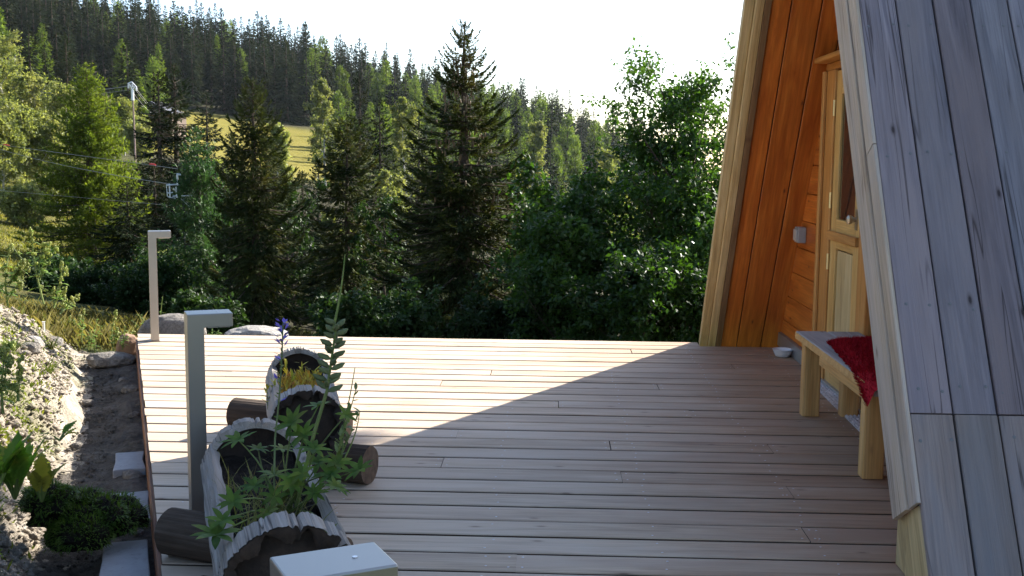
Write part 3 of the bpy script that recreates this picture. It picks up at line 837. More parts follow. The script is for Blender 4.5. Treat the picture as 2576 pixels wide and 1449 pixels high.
# ------------------------------------------------------------------ log planters
W_LOG = wood("log_silver", (.15, .135, .12), (.29, .268, .245), (.46, .435, .405), (.06, .05, .045), tone=.05, grain=1.3, rough=.85, knots=.7, grey=(.38, .32, .27), bumps=1.0, cracks=1.0)
W_BARK = wood("log_bark", (.055, .038, .028), (.10, .072, .052), (.16, .12, .09), (.03, .02, .02), tone=.15, grain=.8, rough=.95, knots=.6, bumps=1.2)
W_ENDG = plain("end_grain_dark", (.030, .019, .013), .9, var=.5, scale=30, bumps=.6)
M_SOIL = earth_material("planter_soil", [(.018, .013, .010), (.035, .027, .021), (.075, .06, .048)], sc=2.5)
def log_planter(p0, p1, R, zc, label, seed):
    """hollowed log from p0 (near end) to p1 (far end), axis at height zc"""
    ax = Vector((p1[0]-p0[0], p1[1]-p0[1], 0)); L = ax.length
    e = empty("log_planter", (p0[0], p0[1], 0), label, "planter", "hollowed log planters")
    M = frame((p0[0], p0[1], zc), ax, (-ax.y, ax.x, 0))
    end, endF, nA, nX = .105, .055, 210, 26
    crk = [(random.Random(int(seed*100)+q).uniform(0, 6.283), random.Random(int(seed*100)+q).uniform(.006, .022), q*1.7) for q in range(26)]
    def ro(th, x):
        r = R * (1 + .035*mnoise.noise((math.cos(th)*1.6, math.sin(th)*1.6, x*1.2 + seed)) + .020*mnoise.noise((math.cos(th)*7, math.sin(th)*7, x*1.5 + seed)))
        for a_, dp, ph in crk:                  # drying cracks along the log
            dth = (th - a_ - .05*mnoise.noise((x*3, ph, seed)) + math.pi) % (2*math.pi) - math.pi
            if abs(dth) < .06: r -= dp*math.exp(-(dth/.022)**2)*max(0, .55 + mnoise.noise((x*2.2, ph, 3.0)))
        return r + .006*mnoise.noise((math.cos(th)*22, math.sin(th)*22, x*3 + seed))
    # angle 0 = up, measured round the axis
    def P(th, x, r): return (x, r*math.sin(th), r*math.cos(th))
    op = 1.02                                   # half opening of the trough
    def ring(x0, x1, x_in):
        """full round of the log at one end, hollow inside like the trough"""
        V, F = [], []
        k = 6
        for i in range(k+1):
            x = x0 + (x1-x0)*i/k
            for a in range(nA):
                th = 2*math.pi*a/nA
                V.append(P(th, x + (.012*mnoise.noise((th*4, seed, x0)) if x == x_in else 0), ro(th, x)))
        for i in range(k):
            for a in range(nA): F.append((i*nA+a, i*nA+(a+1) % nA, (i+1)*nA+(a+1) % nA, (i+1)*nA+a))
        b = len(V); row = k if x_in == x1 else 0
        for a in range(nA):
            th = 2*math.pi*a/nA
            V.append(P(th, x_in, R*.86))
        for a in range(nA):
            f = (row*nA+a, row*nA+(a+1) % nA, b+(a+1) % nA, b+a)
            F.append(f if row else f[::-1])
        return mesh("end_wall", V, F, False)
    sh_end0 = link("end_wall", ring(0, end, end), e, W_LOG, M)
    sh_end1 = link("end_wall", ring(L-endF, L, L-endF), e, W_LOG, M)
    # dark hollow: inner faces, closed at both ends
    V, F = [], []
    nh = 40
    for i, (x, f) in enumerate(((.035, .0), (.035, .855), (end, .855), (L*.5, .80), (L-endF, .855), (L-.035, .855), (L-.035, .0))):
        for a in range(nh):
            th = 2*math.pi*a/nh
            V.append(P(th, x, R*f))
    for i in range(6):
        for a in range(nh):
            mid = i in (2, 3)
            c = math.cos(2*math.pi*(a+.5)/nh)
            if mid and c > math.cos(op) - .05: continue
            F.append((i*nh+a, (i+1)*nh+a, (i+1)*nh+(a+1) % nh, i*nh+(a+1) % nh))
    link("hollow", mesh("hollow", V, F, True), e, W_ENDG, M)
    # scalloped dark end grain, set back a little behind ragged lips
    V, F = [], []
    for ring, (fr, dx) in enumerate(((.985, .0), (.93, .004), (.88, .040), (.5, .055), (.0, .060))):
        for a in range(nA):
            th = 2*math.pi*a/nA
            sc_ = 1.0
            if ring in (1, 2): sc_ = 1 - .17*abs(math.sin(th*4.5 + seed)) - .04*math.sin(th*11+seed)
            V.append(P(th, dx + (.006*mnoise.noise((th*3, ring, seed)) if ring else 0), ro(th, 0)*fr*sc_))
    for i in range(4):
        for a in range(nA): F.append((i*nA+(a+1) % nA, i*nA+a, (i+1)*nA+a, (i+1)*nA+(a+1) % nA))
    eg = link("end_grain", mesh("end_grain", V, F, True), sh_end0, W_ENDG, M)
    # trough between the end walls
    V, F = [], []
    nb = 130; th0, th1 = op, 2*math.pi - op
    for i in range(nX+1):
        x = end + .0005 + (L - end - endF - .001)*i/nX
        jl = .05*mnoise.noise((x*9, seed, 1)); jr = .05*mnoise.noise((x*9, seed, 4))
        row = []
        for a in range(nb+1):
            th = th0 + jl + (th1 + jr - th0 - jl)*a/nb
            row.append(P(th, x, ro(th, x)))
        for a in range(nb, -1, -1):
            th = th0 + jl + (th1 + jr - th0 - jl)*a/nb
            row.append(P(th, x, R*.81 + .008*mnoise.noise((th*3, x*8, seed))))
        V += row
    m = 2*(nb+1)
    for i in range(nX):
        for a in range(m): F.append((i*m+a, i*m+(a+1) % m, (i+1)*m+(a+1) % m, (i+1)*m+a))
    link("shell", mesh("shell", V, F, False), e, W_LOG, M)
    # soil
    nx, ny = 26, 14
    V = []
    for i in range(nx):
        for j in range(ny):
            x = end - .01 + (L - end - endF + .02)*i/(nx-1); y = (-.70 + 1.40*j/(ny-1))*R
            V.append((x, y, R*.26 + .02*mnoise.noise((x*12, y*12, seed)) + .012*mnoise.noise((x*40, y*40, seed))))
    F = [(i*ny+j, (i+1)*ny+j, (i+1)*ny+j+1, i*ny+j+1) for i in range(nx-1) for j in range(ny-1)]
    link("soil", mesh("soil", V, F, True), e, M_SOIL, M)
    return e, M
NP0, NP1 = (-.608, 2.535), (-.985, 3.60)
RP0, RP1 = (-.905, 4.06), (-1.150, 4.98)
pn, PMn = log_planter(NP0, NP1, .170, .255, "larger hollowed silver-grey log planter in the shade, nearest the camera", 1.3)
pr, PMr = log_planter(RP0, RP1, .142, .280, "smaller hollowed log planter half in sun with yellow and red plants", 7.7)
def cross_log(p0, p1, r, label, seed):
    pts = []; n = 9; V, F = [], []; k = 26
    a, b = Vector(p0), Vector(p1); ax = (b-a); L = ax.length
    M = frame(a, ax, Vector((-ax.y, ax.x, 0)))
    for i in range(n+1):
        for q in range(k):
            th = 2*math.pi*q/k
            rr2 = r*(1 + .05*mnoise.noise((math.cos(th)*2, math.sin(th)*2, i*.25+seed)) + .02*mnoise.noise((math.cos(th)*9, math.sin(th)*9, i*.4+seed)))
            V.append((L*i/n, rr2*math.cos(th), rr2*math.sin(th)))
    for i in range(n):
        for q in range(k): F.append((i*k+q, (i+1)*k+q, (i+1)*k+(q+1) % k, i*k+(q+1) % k))
    o = link("bark", mesh("bark", V, F, False), None, W_BARK, M)
    e = empty("support_log", (a.x, a.y, 0), label, "log", "logs carrying the planters")
    o.parent = e; o.matrix_parent_inverse = wmat(e).inverted()
    cw = plain("cut_wood", (.16, .105, .07), .85, var=.35, scale=40)
    link("cut_end", mesh("cut_end", [V[q] for q in range(k)] + [(-.004, 0, 0)], [((q+1) % k, q, k) for q in range(k)]), e, cw, M)
    link("cut_end", mesh("cut_end", [V[n*k+q] for q in range(k)] + [(L+.004, 0, 0)], [(q, (q+1) % k, k) for q in range(k)]), e, cw, M)
cross_log((-1.30, 4.46, .078), (-.705, 4.27, .078), .076, "dark log under the near end of the smaller planter, its cut end facing right", 1)
cross_log((-1.48, 5.10, .078), (-.925, 4.93, .078), .076, "brown log under the far sunlit end of the smaller planter", 5)
cross_log((-1.225, 3.46, .078), (-.62, 3.22, .078), .076, "dark log sticking out left from under the larger planter", 9)
cross_log((-.95, 2.88, .078), (-.38, 2.68, .078), .076, "log hidden low under the near end of the larger planter", 13)

# ------------------------------------------------------------------ stones
def stone_mesh(name, sx, sy, sz, seed, sub=3, rough=.25, flat=0.0):
    import bmesh
    bm = bmesh.new(); bmesh.ops.create_icosphere(bm, subdivisions=sub, radius=1.0)
    for v in bm.verts:
        p = v.co.copy()
        f = 1 + rough*mnoise.noise(p*1.1 + Vector((seed, 0, 0))) + rough*.5*mnoise.noise(p*2.7 + Vector((0, seed, 0))) + rough*.15*mnoise.noise(p*8 + Vector((0, seed, 0)))
        q = p*f
        # facet
        q.x = math.copysign(abs(q.x)**.8, q.x); q.z = math.copysign(abs(q.z)**.75, q.z)
        if flat and q.z > flat: q.z = flat + (q.z-flat)*.15
        v.co = Vector((q.x*sx, q.y*sy, q.z*sz))
    me = bpy.data.meshes.new(name); bm.to_mesh(me); bm.free()
    return me
M_STONE = earth_material("stone_grey", [(.22, .20, .18), (.36, .33, .30), (.48, .45, .42)], sc=1.6)
M_STONEW = earth_material("stone_white", [(.48, .45, .42), (.60, .57, .54), (.70, .68, .65)], sc=1.6)
M_SLAB = plain("paving_slab", (.33, .33, .34), .75, var=.12, scale=14, bumps=.3, dirt=(.12, .10, .08))
def stone(x, y, sx, sy, sz, label, seed, mat=M_STONE, z=None, rz=0, rx=0, cat="stone", group=None, name="stone", flat=0.0):
    if z is None: z = float(surf_z(x, y)) + sz*.25
    o = link(name, stone_mesh(name, sx, sy, sz, seed, flat=flat), None, mat, Matrix.Translation((x, y, z)) @ Matrix.Rotation(rz, 4, 'Z') @ Matrix.Rotation(rx, 4, 'X'))
    return tag(o, label, cat, group)
stone(-2.85, 8.22, .26, .16, .14, "rounded grey boulder behind the far lamp at the deck corner", 2.0, z=-.05, cat="boulder", name="boulder")
stone(-2.20, 8.16, .22, .16, .08, "pale flat rock just past the far deck edge", 4.4, M_STONEW, z=-.065, cat="boulder", name="boulder")
stone(-3.06, 7.55, .16, .12, .05, "flat dark stone against the deck corner beside the path", 6.1, z=-.14, rz=.3)
stone(-3.06, 7.86, .08, .08, .09, "brown stone propping the far left deck corner", 8.8, plain("stone_brown", (.22, .13, .08), .9, var=.3, bumps=.4), z=-.10)
def slab_stone(x, y, lx, ly, rz, label, seed):
    o = MB()
    V = []
    rg = random.Random(seed)
    poly = [(-lx/2, -ly/2), (0, -ly/2 + .006), (lx/2, -ly/2), (lx/2 - .006, 0), (lx/2, ly/2), (0, ly/2 - .004), (-lx/2, ly/2), (-lx/2 + .005, 0)]
    poly = [(a + rg.uniform(-.006, .006), b + rg.uniform(-.006, .006)) for a, b in poly]
    o.prism(poly, 2, -.03, .012)
    q = o.build("paving_slab", M_SLAB, None, Matrix.Translation((x, y, -.150)) @ Matrix.Rotation(rz, 4, 'Z') @ Matrix.Rotation(rg.uniform(-.04, .04), 4, 'X'), bevel=.005)
    tag(q, label, "slab", "slabs laid along the deck edge")
slab_stone(-1.50, 3.77, .165, .42, .36, "nearest grey paving slab beside the dark log end", 1)
slab_stone(-1.71, 4.36, .155, .36, .36, "middle grey paving slab on the shaded path", 2)
slab_stone(-1.965, 5.03, .14, .30, .36, "far broken paving slab half covered by soil", 3)
stone_spots = [(.95, 4.0, .085, .055, .04, 0, "white stone high on the sunlit bank"), (.62, 3.45, .09, .05, .04, 1, "pale stone near the top edge of the bank"),
    (.60, 2.65, .07, .05, .035, 0, "grey stone in the middle of the bank slope"), (.70, 1.35, .07, .035, .03, 1, "long white stone low on the bank beside the weeds"),
    (.62, .75, .075, .04, .03, 1, "long pale stone low on the bank above the path"), (.78, .45, .075, .065, .03, 1, "bright white flat stone behind the broad leaves"),
    (.55, 4.3, .06, .05, .04, 0, "grey stone where the bank meets the path end"), (.75, -.55, .05, .05, .03, 1, "bluish stone in the shaded bottom left corner"),
    (1.05, 2.2, .10, .06, .035, 0, "flat stone on the upper bank"), (1.2, 3.6, .16, .05, .03, 0, "dark flat stone ledge across the upper bank")]
for i, (s, t, a, b, c, w, lab) in enumerate(stone_spots):
    X, Y = st(s, t)
    stone(float(X), float(Y), a, b, c, lab, 20 + i*3.3, M_STONEW if w else M_STONE, rz=1.2 + i, group="stones on the bank")
for i, (s, t, r1) in enumerate([(.06, 3.2, .045), (.05, 2.5, .03), (.04, 1.7, .035), (.30, 2.9, .03), (.10, 3.5, .04), (.05, .55, .025), (.06, .42, .022), (.22, .6, .03), (.33, 1.9, .025), (.07, 1.2, .05)]):
    X, Y = st(s, t)
    stone(float(X), float(Y), r1*1.2, r1*.8, r1*.6, "small loose stone on the shaded path below the deck edge", 60 + i*2.1, z=-.185 + r1*.25, rz=i*1.3, group="loose stones on the path", name="loose_stone")
# crumbled gravel over bank and path (beyond counting)
def tetra_gravel(n, seed, sfun, smin, smax, name, mat):
    g = np.random.default_rng(seed)
    S, T = sfun(g, n)
    X, Y = st(S, T)
    Z = np.where(S < .40, -.19, bank_top(S, T)) + .002
    r = smin * (smax/smin) ** (g.random(n)**2.2)
    base = np.array([(1,0,0),(-1,0,0),(0,1,0),(0,-1,0),(0,0,1),(0,0,-1)], float)
    V = base[None] * (r[:, None, None]) * g.uniform(.55, 1.35, (n, 6, 1))
    a = g.uniform(0, 6.283, n); ca_, sa_ = np.cos(a)[:, None], np.sin(a)[:, None]
    x = V[..., 0]*ca_ - V[..., 1]*sa_; y = V[..., 0]*sa_ + V[..., 1]*ca_
    V = np.stack([x + X[:, None], y + Y[:, None], V[..., 2]*.6 + Z[:, None]], -1).reshape(-1, 3)
    f = np.array([(0,2,4),(2,1,4),(1,3,4),(3,0,4),(2,0,5),(1,2,5),(3,1,5),(0,3,5)])
    F = (np.arange(n)[:, None, None]*6 + f[None]).reshape(-1, 3)
    return tag(link(name, mesh(name, V, F), None, mat), "loose gravel and crumbled earth on the bank", "gravel", kind="stuff")
tetra_gravel(17000, 4, lambda g, n: (.42 + 1.3*g.random(n)**1.3, g.uniform(-2, 4.6, n)), .005, .034, "gravel", MAT_BANK)
o = tetra_gravel(2600, 9, lambda g, n: (g.uniform(.02, .42, n), g.uniform(-2, 4.6, n)), .004, .016, "path_gravel", MAT_PATH)
o["label"] = "small stones strewn along the shaded dirt path"
# ------------------------------------------------------------------ small plants
def at(px, py, d):
    """point on a sight line at forward distance d, used to read positions off the photograph"""
    v = _fw + _rt*((px-1288)/FOC) - _up*((py-724.5)/FOC)
    return Vector((0, 0, CAM_H)) + v*(d/math.hypot(v.x, v.y))
def ribbon(mb, base, d, l, w, droop=.5, n=4, side=None, fold=0.0, jag=0.0):
    """a tapering leaf blade as a curved strip"""
    d = Vector(d).normalized(); base = Vector(base)
    s = side if side is not None else d.cross(Vector((0, 0, 1)))
    s = Vector(s)
    if s.length < 1e-4: s = Vector((1, 0, 0))
    s.normalize()
    V = []; p = base.copy(); dd = d.copy()
    prof = [math.sin(math.pi*(.12 + .88*i/n))**.8 for i in range(n+1)]
    for i in range(n+1):
        ww = w*.5*max(prof[i], .04)*(1 + jag*(-1)**i)
        V += [p - s*ww, p + s*ww]
        p = p + dd*(l/n)
        dd = (dd + Vector((0, 0, -droop/n))).normalized()
    mb.add(V, [(2*i, 2*i+1, 2*i+3, 2*i+2) for i in range(n)])
def blob(mb, c, r, seed=0, stretch=(1, 1, 1), n=6):
    V = []
    c = Vector(c)
    for (z, k) in ((-.9, .45), (-.3, 1.0), (.4, .85), (.95, .3)):
        for i in range(n):
            q = 6.283*i/n + z
            V.append(c + Vector((math.cos(q)*k*r*stretch[0], math.sin(q)*k*r*stretch[1], z*r*stretch[2])))
    F = [(j*n+i, j*n+(i+1) % n, (j+1)*n+(i+1) % n, (j+1)*n+i) for j in range(3) for i in range(n)]
    F += [tuple(range(n))[::-1], tuple(3*n+i for i in range(n))]
    mb.add(V, F)
L_LUP = leaf("lupin_leaf", (.055, .13, .018), (.12, .20, .03), .4, scale=14, c3=(.20, .23, .035))
L_YEL = leaf("yellow_leaf", (.20, .22, .03), (.36, .32, .05), .4, scale=10)
L_HERB = leaf("herb_leaf", (.10, .19, .03), (.17, .26, .05), .45, scale=8)
L_FLOW = leaf("pale_flower", (.26, .31, .07), (.38, .40, .12), .4, scale=20)
L_SAGE = leaf("sage_leaf", (.12, .17, .06), (.20, .24, .11), .3, scale=10)
L_POD = leaf("pod_green", (.10, .13, .05), (.16, .19, .085), .1, scale=14, rough=.6)
L_STEM = leaf("green_stem", (.12, .17, .04), (.17, .21, .06), .15, scale=10)
L_VIO = leaf("violet_petal", (.16, .12, .42), (.25, .19, .52), .3, (.9, .8, 1.3), scale=20)
L_RED = leaf("red_stem_leaf", (.38, .14, .03), (.48, .36, .05), .35, (1.2, 1.0, .6), scale=30, c3=(.42, .42, .07))
L_DOCK = leaf("broad_leaf", (.05, .14, .015), (.12, .22, .025), .45, scale=6, c3=(.30, .28, .03))
L_GRASS = leaf("grass_blade", (.07, .12, .02), (.14, .18, .035), .4, scale=1.2, c3=(.22, .20, .07))
L_DRY = leaf("dry_grass", (.10, .10, .03), (.19, .16, .055), .35, scale=2, c3=(.09, .12, .025))
L_MOSS = leaf("moss", (.05, .10, .012), (.10, .16, .02), .25, scale=12)
def palmate(mb, c, nrm, size, n=8, rg=random):
    nrm = Vector(nrm).normalized(); a = nrm.orthogonal().normalized(); b = nrm.cross(a)
    o = rg.uniform(0, 6)
    for i in range(n):
        q = o + 6.283*i/n
        d = a*math.cos(q) + b*math.sin(q)
        ribbon(mb, c, d*.9 + nrm*rg.uniform(.15, .5), size*rg.uniform(.8, 1.05), size*.30, rg.uniform(.35, .9), 4, side=d.cross(nrm))
def stem_to(mb, a, b, r0, r1, bend=(0, 0, 0), n=5):
    a, b, bend = Vector(a), Vector(b), Vector(bend)
    pts = [a.lerp(b, i/n) + bend*math.sin(math.pi*i/n) for i in range(n+1)]
    mb.tube(pts, [r0 + (r1-r0)*i/n for i in range(n+1)], 5)
    return pts
def plant(name, base, label, cat, parts, group=None):
    """parts: list of (part name, MB, material)"""
    e = empty(name, base, label, cat, group)
    for n, mb, m in parts:
        if mb.v:
            o = mb.build(n, m, e)
            if n in ('flowers', 'petals', 'leaves', 'stems', 'blades', 'dry_blades', 'seed_pods', 'stalks'): o['kind'] = 'stuff'
    return e
rp = random.Random(21)
# lupin in the larger planter, with its long whip
root = at(725, 1285, 3.05)
st_m, lf_m = MB(), MB()
for px, py, d, sz in [(600,1108,3.25,.052), (735,1065,3.15,.055), (800,1022,3.2,.046), (765,1095,3.1,.055), (850,1165,3.05,.052), (830,1195,3.0,.05), (690,1195,3.05,.045), (640,1222,3.0,.042),
                      (585,1262,2.85,.045), (545,1345,2.72,.064), (760,1190,2.95,.04), (790,1240,2.95,.036), (905,1182,2.98,.046), (870,1045,3.1,.035), (712,1130,3.2,.04), (790,1130,3.0,.045), (690,1250,2.95,.04), (845,1225,2.9,.04), (735,1215,2.95,.042), (800,1165,3.1,.05), (650,1130,3.25,.035), (560,1310,2.74,.045), (820,1345,2.75,.035), (675,1290,2.85,.038)]:
    p = at(px, py, d)
    stem_to(st_m, root + Vector((rp.uniform(-.03, .03), rp.uniform(-.03, .03), 0)), p, .0032, .0018, (rp.uniform(-.02, .02), rp.uniform(-.01, .01), .02))
    palmate(lf_m, p, (rp.uniform(-.5, .5), rp.uniform(-.8, .0), 1), sz*1.15, rp.choice((7, 8, 9)), rp)
plant("lupin_plant", root, "bushy green lupin with finger-like leaves growing in the larger log planter", "plant", [("stems", st_m, L_STEM), ("leaves", lf_m, L_LUP)])
# pod spike rising from the lupin
st_m, pod, whip = MB(), MB(), MB()
base = at(745, 1275, 3.02); mid = at(790, 1090, 3.05); top = at(822, 985, 3.08); tip = at(847, 815, 3.1)
stem_to(st_m, base, mid, .0062, .0055); stem_to(st_m, mid, top, .0055, .005); stem_to(st_m, top, tip, .0045, .003)
stem_to(whip, at(838, 830, 3.1), at(868, 640, 3.12), .0042, .0014, (.004, 0, 0), 7)
for i in range(26):
    f = i/25; c = top.lerp(tip, f)
    q = i*2.4
    dr = Vector((math.cos(q), math.sin(q)*.8, .25)).normalized()
    l = .046*(1 - .25*f)
    pts = [c + dr*.004, c + dr*(l*.35) + Vector((0, 0, .002)), c + dr*(l*.75) + Vector((0, 0, .004)), c + dr*l + Vector((0, 0, .008))]
    pod.tube(pts, [.003, .0082, .0075, .002], 7)
plant("pod_spike", base, "tall upright spike of plump green seed pods above the planters", "plant", [("stem", st_m, L_STEM), ("seed_pods", pod, L_POD), ("whip", whip, L_STEM)])
# violet flower spike
st_m, fl, lv = MB(), MB(), MB()
base = at(688, 1290, 3.0); m1 = at(692, 1100, 3.1); top = at(712, 812, 3.15)
stem_to(st_m, base, m1, .003, .0028); stem_to(st_m, m1, top, .0028, .002, (.004, 0, 0))
for i in range(34):
    f = (i/33)**.8; c = m1.lerp(top, .30 + .70*f)
    q = i*2.4; d = Vector((math.cos(q), math.sin(q), .55)).normalized()
    ribbon(lv, c, d, rp.uniform(.016, .028), .006, .3, 3)
    if f > .68 or i % 7 == 0:
        for k in range(3):
            dd = (d + Vector((rp.uniform(-.5, .5), rp.uniform(-.5, .5), rp.uniform(0, .5)))).normalized()
            ribbon(fl, c + d*.010, dd, rp.uniform(.015, .022), .011, .2, 2)
plant("violet_flower", base, "slender violet-blue flower spike rising between the log planters", "flower", [("stem", st_m, L_SAGE), ("leaves", lv, L_SAGE), ("petals", fl, L_VIO)])
# grey-green leafy twigs right of the planters
st_m, lv = MB(), MB()
base = at(830, 1215, 3.05)
for px, py, d in [(895, 980, 3.2), (880, 1030, 3.15), (905, 1035, 3.2), (860, 1090, 3.1), (885, 1085, 3.15), (893, 925, 3.25)]:
    p = at(px, py, d); pts = stem_to(st_m, base, p, .003, .0012, (rp.uniform(-.01, .02), 0, .01), 6)
    if py < 940: continue
    for q in range(8):
        c = base.lerp(p, .55 + .45*q/7)
        ribbon(lv, c, (rp.uniform(-1, 1), rp.uniform(-1, 1), rp.uniform(.2, 1)), rp.uniform(.02, .032), .011, .3, 3)
plant("leafy_twig", base, "grey-green leafy twigs leaning right from behind the larger planter", "plant", [("stems", st_m, L_STEM), ("leaves", lv, L_SAGE)])
# succulent carpet in the rear planter
cu, st_m = MB(), MB()
for k in range(620):
    x = rp.uniform(.13, .74); y = rp.uniform(-.085, .085)
    c = PMr @ Vector((x, y, .032 + rp.uniform(0, .02)))
    ribbon(cu, c, (rp.uniform(-.6, .6), rp.uniform(-.6, .6), rp.uniform(.4, 1.2)), rp.uniform(.02, .055), .008, rp.uniform(0, .6), 3)
plant("stonecrop", tuple(PMr @ Vector((.4, 0, 0))), "yellow and red stonecrop filling the smaller log planter", "plant", [("leaves", cu, L_RED)])
yl, st_m = MB(), MB()
for (px, py, d) in [(690, 960, 4.6), (720, 905, 4.95), (760, 915, 4.9), (672, 975, 4.5), (735, 945, 4.7), (790, 930, 4.7)]:
    p = at(px, py, d); b = p + Vector((0, 0, -.09))
    stem_to(st_m, b, p, .002, .001)
    for q in range(9):
        ribbon(yl, b.lerp(p, .3 + .7*q/8), (rp.uniform(-1, 1), rp.uniform(-1, 1), rp.uniform(.1, .9)), rp.uniform(.025, .05), .011, .4, 3)
plant("yellow_herb", tuple(at(720, 960, 4.7)), "bright yellow-leaved shoots at the back of the smaller planter", "plant", [("stems", st_m, L_STEM), ("leaves", yl, L_YEL)])
# grass and dry stalks in the larger planter
gr, dr_ = MB(), MB()
for k in range(130):
    x = rp.uniform(.13, .76); y = rp.uniform(-.10, .11)
    c = PMn @ Vector((x, y, .040))
    ribbon(gr if rp.random() < .45 else dr_, c, (rp.uniform(-.6, .6), rp.uniform(-.6, .6), 1), rp.uniform(.05, .17), .0035, rp.uniform(.2, 1.4), 5)
for k in range(90):
    x = rp.uniform(.13, .76); y = rp.uniform(-.10, .11)
    c = PMn @ Vector((x, y, .054))
    ribbon(dr_, c, (rp.uniform(-1, 1), rp.uniform(-1, 1), .25), rp.uniform(.04, .09), .004, rp.uniform(.1, .5), 3)
plant("planter_grass", tuple(PMn @ Vector((.4, 0, 0))), "thin grass and dry litter on the soil of the larger planter", "grass", [("blades", gr, L_GRASS), ("dry_blades", dr_, L_DRY)])
# nettle-like weeds on the bank
def weed(px0, py0, px1, py1, d0, d1, label, branches=5, leafs=.045, seed=1, group="weeds on the bank", flowers=True, lm=None):
    rg = random.Random(seed)
    a, b = at(px0, py0, d0), at(px1, py1, d1)
    sm, lm_, fm = MB(), MB(), MB()
    def shoot(a, b, r, npair, lsz):
        ax = b - a; n = 6
        bend = Vector((rg.uniform(-.03, .03), rg.uniform(-.03, .03), 0))*ax.length*2
        pts = stem_to(sm, a, b, r, r*.5, bend, n)
        for i in range(npair):
            f = .22 + .75*i/max(npair-1, 1); k = min(int(f*n), n-1)
            c = pts[k].lerp(pts[k+1], f*n-k)
            q = i*1.57 + rg.uniform(-.4, .4)
            for s in (0, math.pi):
                d = Vector((math.cos(q+s), math.sin(q+s), rg.uniform(-.1, .6)))
                ribbon(lm_, c, d, lsz*(1.15-.7*f)*rg.uniform(.7, 1.2), lsz*.42*(1.15-.6*f), rg.uniform(.5, 1.3), 4)
            if flowers and f > .35:
                for z in range(4):
                    blob(fm, c + Vector((rg.uniform(-1, 1), rg.uniform(-1, 1), rg.uniform(-.3, .8)))*.010, rg.uniform(.004, .009), stretch=(1, 1, 1.3), n=5)
        if flowers:
            for z in range(9):
                blob(fm, b + Vector((rg.uniform(-.009, .009), rg.uniform(-.009, .009), rg.uniform(-.035, .01))), rg.uniform(.004, .009), stretch=(1, 1, 1.4), n=5)
    shoot(a, b, .0055, 6, leafs)
    for i in range(branches):
        f = rg.uniform(.08, .5); c = a.lerp(b, f)
        ln_ = (b-a).length*rg.uniform(.3, .55)
        q = rg.uniform(0, 6.28)
        e_ = c + Vector((math.cos(q)*.75, math.sin(q)*.55, .75)).normalized()*ln_
        shoot(c, e_, .0034, 4, leafs*.8)
    return plant("weed", tuple(a), label, "weed", [("stems", sm, L_STEM), ("leaves", lm_, lm or L_HERB), ("flowers", fm, L_FLOW)], group)
weed(110, 765, 78, 575, 6.6, 6.6, "tall nettle-like weed with pale whorls standing on top of the bank", 6, .075, 3)
weed(20, 770, 25, 620, 6.2, 6.2, "dense yellow-flowered weed at the left edge above the bank", 8, .075, 4)
weed(150, 790, 195, 745, 7.0, 7.2, "small weed leaning right at the end of the bank", 2, .045, 5)
weed(135, 775, 155, 660, 6.8, 6.9, "branching weed right of the tall one on the bank", 4, .06, 6)
weed(8, 1040, 14, 880, 4.2, 4.2, "yellow-topped weed at the left edge in the middle of the bank", 3, .05, 7)
weed(45, 1010, 50, 905, 4.3, 4.3, "shorter yellow-topped weed beside the left-edge one", 1, .04, 8)
weed(0, 960, -20, 840, 4.6, 4.6, "weed cut by the left picture edge on the bank", 3, .05, 9)
for i, (x0, y0, y1, d) in enumerate([(205, 860, 778, 8.6), (240, 890, 800, 8.4), (285, 885, 785, 8.6), (308, 880, 820, 8.3), (330, 870, 835, 8.6), (222, 880, 830, 8.3)]):
    weed(x0, y0, x0 + 6, y1, d, d, ["lanky green weed at the end of the path", "tufted weed by the bank end", "tall pale weed behind the path end", "drooping pale weed near the deck corner", "small weed beside the deck corner", "low weed where the path meets the grass"][i], 2, .05, 30+i, "weeds at the end of the path", flowers=(i % 2 == 0))
for i, (x0, y0, y1, d) in enumerate([(380, 860, 765, 8.9), (405, 860, 745, 9.3), (530, 858, 828, 8.5), (545, 858, 832, 8.5), (575, 855, 838, 8.6), (425, 850, 800, 9.0), (352, 862, 790, 9.2)]):
    weed(x0, y0, x0 + 4, y1, d, d, ["leafy shrubby weed left of the far lamp", "tall leafy weed right behind the far lamp", "yellow-green weed behind the middle lamp arm", "bright weed under the middle lamp arm", "small weed beside the pale flat rock", "slim weed right of the far lamp", "weed left behind the far lamp"][i], 5, .05, 50+i, "weeds behind the far deck edge", flowers=False, lm=L_HERB if i < 2 else None)
# broad-leaved dock at lower left
def rosette(px, py, d, n, l, w, label, mat, seed, up=1.0, name="dock_plant", cat="plant"):
    rg = random.Random(seed); b = at(px, py, d); m = MB(); sm = MB()
    for i in range(n):
        q = rg.uniform(0, 6.28); dr = Vector((math.cos(q)*.55, math.sin(q)*.55, up))
        ll = l*rg.uniform(.6, 1.1)
        stem_to(sm, b, b + dr.normalized()*ll*.35, .0045, .003)
        ribbon(m, b + dr.normalized()*ll*.33, dr, ll*.75, w*rg.uniform(.8, 1.3), rg.uniform(.4, 1.5), 12, jag=.22)
    return plant(name, tuple(b), label, cat, [("stalks", sm, L_STEM), ("leaves", m, mat)])
rosette(38, 1255, 3.6, 26, .20, .034, "broad-leaved dock with large bright leaves at lower left", L_DOCK, 3, 1.3)
rosette(105, 1262, 3.6, 8, .17, .035, "yellowing toothed leaves growing up beside the dock", L_YEL, 4, 1.4)
rosette(-5, 1230, 3.5, 13, .18, .036, "broad leaves cut by the left picture edge", L_DOCK, 6, 1.2)
rosette(150, 1108, 4.4, 5, .10, .03, "small dark leaves on the bank beside the white stone", L_DOCK, 8, .5)
